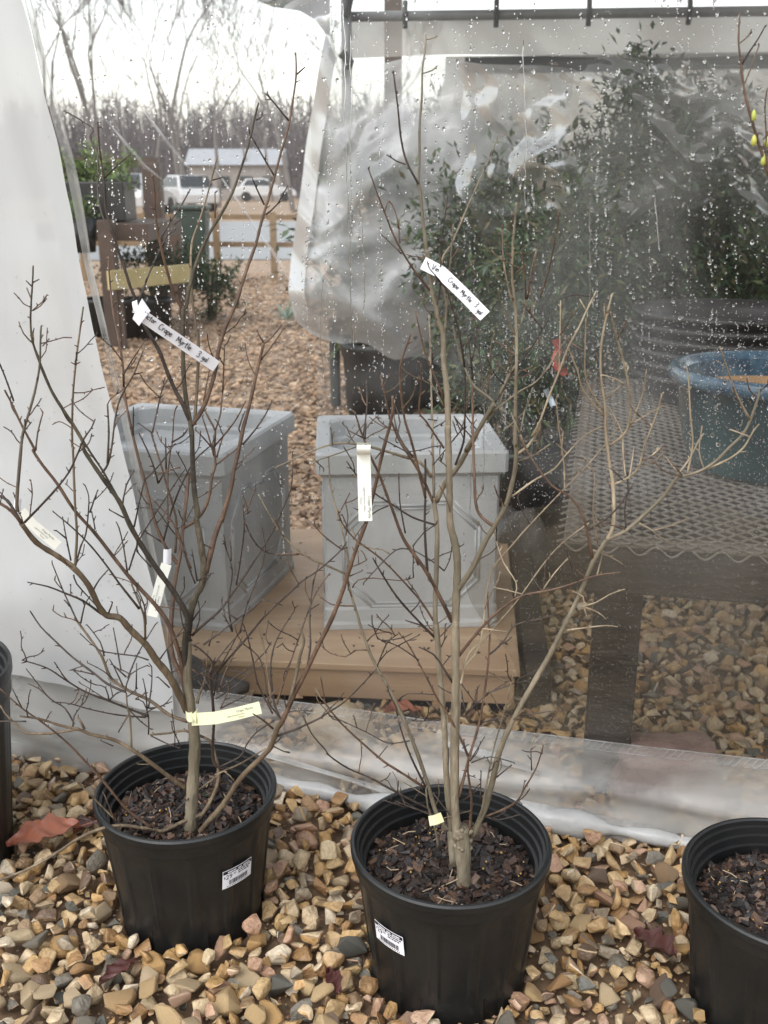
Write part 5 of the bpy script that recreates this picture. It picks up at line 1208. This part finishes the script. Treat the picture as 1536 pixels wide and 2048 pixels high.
for sp_ in ('L1110,1880 1060,1700 1045,1590 1040,1390', 'L1110,1600 1065,1555', 'L1130,1700 1200,1630', 'L1210,1870 1240,1690 1280,1530', 'L1300,1860 1370,1620 1410,1400 1425,1290', 'J1265,660 1200,500 1150,380 1140,290', 'J1310,580 1370,340 1390,180 1430,0', 'J1230,940 1150,890 1110,830', 'J1180,1390 1340,1240 1390,1100', 'J1300,1620 1420,1570 1536,1490', 'J1310,1420 1370,1560 1480,1728',
            'J1090,1250 1280,1100 1430,1010 1536,880 N130,580 210,450 280,350', 'J1050,1330 1160,1150 1215,900', 'J1300,1400 1240,1260', 'J1310,1390 1340,1240', 'J1270,420 1230,350 1180,100', 'L1200,1870 1190,1650 1165,1550', 'J1395,500 1400,400 1390,280', 'J1345,770 1440,710', 'J1060,1100 1080,760 1110,640'): t2.branch(sp_, 3.2, 1.8, bb if sp_[0] == 'L' else 'bark_stem')
t2.branch('J810,1650 870,1480 880,1340 885,1000 860,700', 4.4, 2.4, db, -.03); t2.branch('J940,1000 930,850 905,660', 3.6, 2.6, db); t2.branch('J935,850 960,740 955,600', 2.8, 1.8, db); t2.branch('J1000,1050 1005,880 980,740 970,600', 2.8, 1.8, db)
for sp_ in ('J760,1160 830,1200 870,1260', 'J800,1280 870,1370 940,1440', 'J900,1290 980,1390', 'J720,740 680,735', 'J860,1380 800,1450 640,1650', 'J700,1620 720,1560', 'J1000,1100 1050,1150 960,1200', 'J600,1300 670,1310', 'J640,1400 620,1450'): t2.branch(sp_, 2.6, 1.6, db)
t2.branch('K680,1110 540,1020 400,930 260,810 110,670 0,530 G1340,370 1310,200', 4.8, 2.4, bb, -.06); t2.branch('K720,1260 560,1180 430,1110 300,1040 160,980 40,900 0,850 G1240,640 1180,510', 4.4, 2, db, -.05); t2.branch('K700,1130 600,930 540,780 500,650', 4, 2.4, db)
t2.branch('K980,900 910,740 830,600 760,490 700,370 630,240 560,120 500,50', 4.6, 2, bb, -.04); t2.branch('K880,410 800,280 740,200 640,150', 4.4, 2.4, db, -.02); t2.branch('K755,90 690,30 650,0 I1000,1500', 4.4, 2.4, db)
t2.branch('K1090,1310 1290,1220 1370,1100 1440,980 1480,860', 4.4, 2, bb, -.05); t2.branch('K1050,1370 1110,1050 1150,850 1210,640 1260,450 1290,310', 3.8, 2, 'bark_stem'); t2.branch('K985,1420 1000,1200 975,1000 985,900', 5, 3, bb)
for sp_ in ('K580,790 430,805 280,730 40,620', 'K830,630 760,650 600,655', 'K500,520 560,470 740,475', 'K1055,575 980,470 930,400', 'K1060,670 1210,630 1330,620 1536,590', 'K990,930 1090,760', 'K1000,940 1130,900 1290,940', 'K780,170 815,100 820,0', 'K370,250 420,190 500,140 640,70', 'K1000,560 960,610 1100,480 1290,360', 'K1100,470 1290,400 1400,385', 'K350,300 420,130 500,60', 'K820,630 690,520', 'K640,240 500,145 360,95', 'K1170,1040 1270,960', 'K1100,1310 1190,1330 1320,1295',
            'K740,1150 870,1320', 'K800,1310 600,1250 480,1200', 'K560,1250 400,1195', 'K830,1330 700,1290 550,1210 510,1150', 'K450,1200 455,1150', 'K1060,1200 1065,1000', 'K940,1200 1050,1120', 'K520,600 470,640', 'K410,390 390,375', 'K420,450 470,450', 'K940,840 980,815', 'K1290,1225 1230,1260', 'K1480,880 1490,820', 'K1410,990 1405,850'): t2.branch(sp_, 2.7, 1.6, db)
t2.branch('K775,1520 760,1430 740,1350 700,1230 690,1120', 5, 3, 'bark_stem')
mb = MB()
for i in range(15):                                   # rough scars where old stems were cut
    rq = random.Random(900 + i); an = rq.uniform(0, 6.28); q = on(927, 1700, .205) * 1.0
    p = at(927, lerp(1650, 1695, rq.random()), 1.215) + Vector((.0105 * math.cos(an), .0105 * math.sin(an), 0))
    d = Vector((math.cos(an), math.sin(an), rq.uniform(.3, 1.5))).normalized(); l = rq.uniform(.002, .006)
    mb.tube([p - d * .006, p + d * l * .3, p + d * l], [.0038, .0034, .0012], 7)
mb.build('burl', M['bark_stem'], T2R, smooth=True)

def fine_twigs(t, n, seed, y0, y1, mats):
    r = random.Random(seed); S = [q for q in t.samples if y0 < q[1] < y1]
    for i in range(n):
        x, y, Y = r.choice(S); L = r.uniform(22, 75); a_ = r.choice([-1, 1]) * r.uniform(.25, 1.25)
        pts = [(x, y)]; k = r.randint(3, 4)
        for j in range(k):
            a_ += r.gauss(0, .22) - .08 * (1 if a_ > 0 else -1)
            pts.append((pts[-1][0] + math.sin(a_) * L / k, pts[-1][1] - math.cos(a_) * L / k))
        t.branch('Z' + ' '.join('%.1f,%.1f' % p for p in pts), r.uniform(1.9, 2.6), 1.4, r.choice(mats), r.uniform(-.05, .05), 'twig', Y, 5)
fine_twigs(t1, 130, 41, 560, 1500, ['bark_dark', 'bark_brown']); fine_twigs(t2, 105, 42, 500, 1250, ['bark_dark', 'bark_tan', 'bark_brown']); fine_twigs(t2, 60, 43, 1250, 1640, ['bark_dark', 'bark_tan'])

T3R = thing('bare_shrub', POT_R + Vector((0, 0, .18)), 'bare shrub with yellow buds at the right picture edge', 'shrub')
t3 = Tree(T3R, 1.186, 3)
t3.branch('Z1566,1770 1572,1300 1580,900 1570,560 1552,420 P696,1760 650,1620 580,1400 500,1120 450,900 415,620 395,400 408,135', 9, 2.6, bb, 0.0, 'trunk', 1.19, 8)
t3.branch('P430,660 500,540 600,390 665,270', 3.4, 2.6, db); t3.branch('Z1545,380 P670,1560 680,1400 665,1100 690,900', 3.2, 2, bb); t3.branch('P460,850 520,700 605,465', 1.8, 1.2, tb); t3.branch('P410,440 460,400 515,345', 1.6, 1.2, tb); t3.branch('Z1570,1000 1600,600 1640,200', 5, 3, bb)
for (x_, y_) in ((549, 1185), (553, 1440), (652, 1640), (690, 1450)):
    p = at(1400 + x_ / 5.12, y_ / 5.12, 1.19); mb = MB(); rr_ = .0042
    mb.lathe([(.0001, -rr_ * 1.5), (rr_ * .7, -rr_), (rr_ * .8, 0), (rr_ * .5, rr_), (.0001, rr_ * 1.6)], p, 8); mb.build('bud', M['bud'], T3R, smooth=True)

# ------------------------------------------------------------------ plant tags with their writing
STROKE = {'V': [[(0, 1), (.24, 0), (.5, 1)]], 'i': [[(.1, .55), (.12, 0)], [(.1, .75), (.12, .8)]], 'c': [[(.38, .45), (.2, .55), (.05, .35), (.08, .08), (.25, 0), (.4, .1)]], 't': [[(.2, .95), (.18, .05), (.34, 0)], [(0, .58), (.38, .6)]],
          'o': [[(.2, .55), (.03, .35), (.08, .05), (.28, 0), (.4, .25), (.32, .5), (.2, .55)]], 'r': [[(.05, .55), (.08, 0)], [(.07, .32), (.2, .52), (.38, .5)]], 'C': [[(.5, .85), (.3, 1), (.08, .75), (.04, .35), (.2, .02), (.52, .1)]],
          'a': [[(.36, .45), (.18, .55), (.03, .3), (.14, .03), (.34, .2), (.37, .55), (.38, .05), (.46, 0)]], 'p': [[(.05, .55), (.02, -.42)], [(.05, .4), (.25, .56), (.4, .3), (.22, .02), (.05, .1)]], 'e': [[(.04, .28), (.38, .32), (.3, .54), (.12, .5), (.03, .25), (.16, .0), (.4, .08)]],
          'M': [[(0, 0), (.06, .95), (.3, .3), (.55, .98), (.6, 0)]], 'y': [[(.03, .55), (.12, .15), (.32, .15)], [(.4, .58), (.3, -.1), (.1, -.42)]], 'l': [[(.08, 1), (.08, .02)]], '3': [[(.05, .9), (.3, 1), (.42, .8), (.2, .55), (.45, .35), (.3, .02), (.02, .1)]],
          'g': [[(.36, .45), (.15, .55), (.03, .3), (.18, .08), (.36, .3), (.38, .5), (.34, -.3), (.05, -.35)]], 'n': [[(.04, .55), (.06, 0)], [(.06, .35), (.25, .55), (.38, .4), (.38, 0)]]}
def tagstrip(label, m, pxpath, wpx, Y0, Y1, group, hand=None, lines=(), thick=.0006, name='plant_tag', bow=.0):
    P2 = [Vector((x, y, 0)) for x, y in pxpath]; cum = [0]
    for i in range(1, len(P2)): cum.append(cum[-1] + (P2[i] - P2[i - 1]).length)
    tot = cum[-1]; mpx = depth_z(at(pxpath[0][0], pxpath[0][1], Y0)) / F_PX
    dirs = [(P2[i + 1] - P2[i]).normalized() for i in range(len(P2) - 1)]
    def f(u, v, off=0.0):                              # u, v in photo pixels along and across the strip
        t = min(max(u, 0), tot - 1e-6); k = max(i for i in range(len(cum) - 1) if cum[i] <= t)
        tt = (t - cum[k]) / (cum[k + 1] - cum[k]); d = dirs[k]
        if tt > .5 and k + 1 < len(dirs): d = d.lerp(dirs[k + 1], (tt - .5)).normalized()
        elif tt < .5 and k > 0: d = d.lerp(dirs[k - 1], (.5 - tt)).normalized()
        p = P2[k].lerp(P2[k + 1], tt) + d * (u - t); q = Vector((d.y, -d.x, 0)) * v
        return at(p.x + q.x, p.y + q.y, lerp(Y0, Y1, t / tot) + bow * math.sin(math.pi * t / tot) - off)
    mb = MB(); n = max(10, int(tot / 5))
    mb.grid(lambda u, v: f(u * tot, (v - .5) * wpx), n, 4); mb.grid(lambda u, v: f(u * tot, (v - .5) * wpx, -thick), n, 4)
    root = tag(mb.build(name, m, smooth=True), label, 'tag', group)
    mb = MB()
    if hand:
        for (word, u0, v0, hh) in hand:
            u = u0
            for ch in word:
                if ch == ' ': u += hh * .5; continue
                for st_ in STROKE[ch]:
                    pts = [f(u + x * hh, v0 + y * hh, .0011) for x, y in st_]
                    if len(pts) > 2: pts = catmull(pts, 4)
                    mb.tube(pts, .9 * mpx * .8, 5)
                u += hh * (.66 if ch in 'MVC' else (.25 if ch in 'il' else .5))
    for (s_, size, u0, v0) in lines:
        v_, f_ = text_verts(s_, size); mb.add([f(u0 + x, v0 + y, .0010) for x, y in v_], f_)
    if mb.v: mb.build('lettering', M['ink'] if hand else M['print'], root)
    return root, f
GT = 'paper tags tied to the bare shrubs'
YT1 = 1.30
tagstrip('white tag handwritten Victor Crape Myrtle 3 gal on the left shrub', M['paper'], [(283, 630), (310, 649), (360, 683), (433, 733)], 24, YT1 - .005, YT1 + .05, GT, hand=[('Victor', 3, 0, 10.5), ('Crape', 42, -3, 12), ('Myrtle', 86, -4, 12), ('3', 136, -6, 13), ('gal', 148, -5, 11)])
def wrap(label_root, m, quads, Y, name='loop'):
    for q in quads:
        mb = MB(); a_, b_, c_, d_ = [at(x, y, Y - .004 + dy) for x, y, dy in q]
        mb.grid(lambda u, v: a_.lerp(b_, u).lerp(d_.lerp(c_, u), v) + Vector((0, -.004 * math.sin(math.pi * u), 0)), 6, 4)
        mb.grid(lambda u, v: a_.lerp(b_, u).lerp(d_.lerp(c_, u), v) + Vector((0, -.004 * math.sin(math.pi * u) + .0006, 0)), 6, 4)
        mb.build(name, m, label_root, smooth=True)
tg1 = [o for o in bpy.data.objects if o.name.startswith('plant_tag') and o.get('label', '').startswith('white tag handwritten')][0]
wrap(tg1, M['paper'], [[(265, 637, -.004), (284, 597, .0), (301, 622, .004), (278, 652, -.003)], [(264, 604, .012), (272, 634, .006), (279, 618, .012), (274, 600, .016)]], YT1)
tagstrip('white tag handwritten Vin Crape Myrtle 3 gal on the middle shrub', M['paper'], [(846, 526), (880, 543), (897, 559), (930, 591), (970, 632)], 26, 1.225, 1.19, GT, hand=[('Vin', 20, -3, 11), ('Crape', 61, -3, 10.5), ('Myrtle', 96, -3, 10), ('3', 134, -2, 11.5), ('gal', 145, -6, 10)])
r3_, f3 = tagstrip('cream printed tag hanging straight down from the arching twig', M['cream'], [(727, 893), (728, 940), (731, 1042)], 27, 1.17, 1.16, GT, lines=[('Crape Myrtle', 8.5, 98, 6), ('Lagerstroemia indica', 6, 80, -2.5), ("'Victor'", 6, 100, -9.5)])
mb = MB(); mb.grid(lambda u, v: at(lerp(713.5, 741, u), 897 + 12 * math.sin((v - .25) * 2 * math.pi * .8), 1.163 + .011 * math.cos((v - .25) * 2 * math.pi * .8)), 4, 16); mb.build('curled_loop', M['cream'], r3_, smooth=True)
r4_, f4 = tagstrip('pale yellow printed tag wrapped low round the left shrub trunk', M['yellow'], [(383, 1439), (430, 1436), (470, 1428), (521, 1415)], 25, 1.325, 1.27, GT, lines=[('Crape Myrtle', 6.4, 91, 2), ('Lagerstroemia indica', 4.4, 70, -4), ("'Victor'", 4.6, 93, -9.5)], bow=-.012)
wrap(r4_, M['yellow'], [[(380, 1433, -.004), (396, 1415, -.002), (393, 1432, -.004), (394, 1449, -.002)], [(371, 1422, .004), (384, 1424, -.003), (386, 1443, -.003), (373, 1440, .004)]], 1.325)
r5_, f5 = tagstrip('faint white printed tag hanging at far left below the white clip', M['cream'], [(42, 1022), (62, 1046), (116, 1092)], 21, 1.29, 1.30, GT, lines=[('Crape Myrtle', 5.8, 56, 3), ('Lagerstroemia indica', 4.2, 42, -2.5), ("'Victor'", 4.4, 60, -8)])
wrap(r5_, M['paper'], [[(29, 999, -.006), (43, 998, -.006), (40, 1030, -.002), (26, 1020, -.002)]], 1.27, 'head')
r6_, f6 = tagstrip('white printed tag slanting behind the olive stem of the left shrub', M['cream'], [(333, 1128), (320, 1170), (304, 1233)], 21, 1.40, 1.385, GT, lines=[('Crape Myrtle', 5.6, 66, 3), ('Lagerstroemia indica', 4.2, 44, -2.5), ("'Victor'", 4.8, 66, -8)])
wrap(r6_, M['paper'], [[(327, 1098, -.004), (343, 1097, -.004), (342, 1128, -.002), (326, 1125, -.002)]], 1.37, 'head')
r7_, f7 = tagstrip('small crumpled yellow tag at the foot of the middle shrub', M['yellow'], [(858, 1642), (870, 1640), (885, 1634)], 20, 1.19, 1.175, GT)
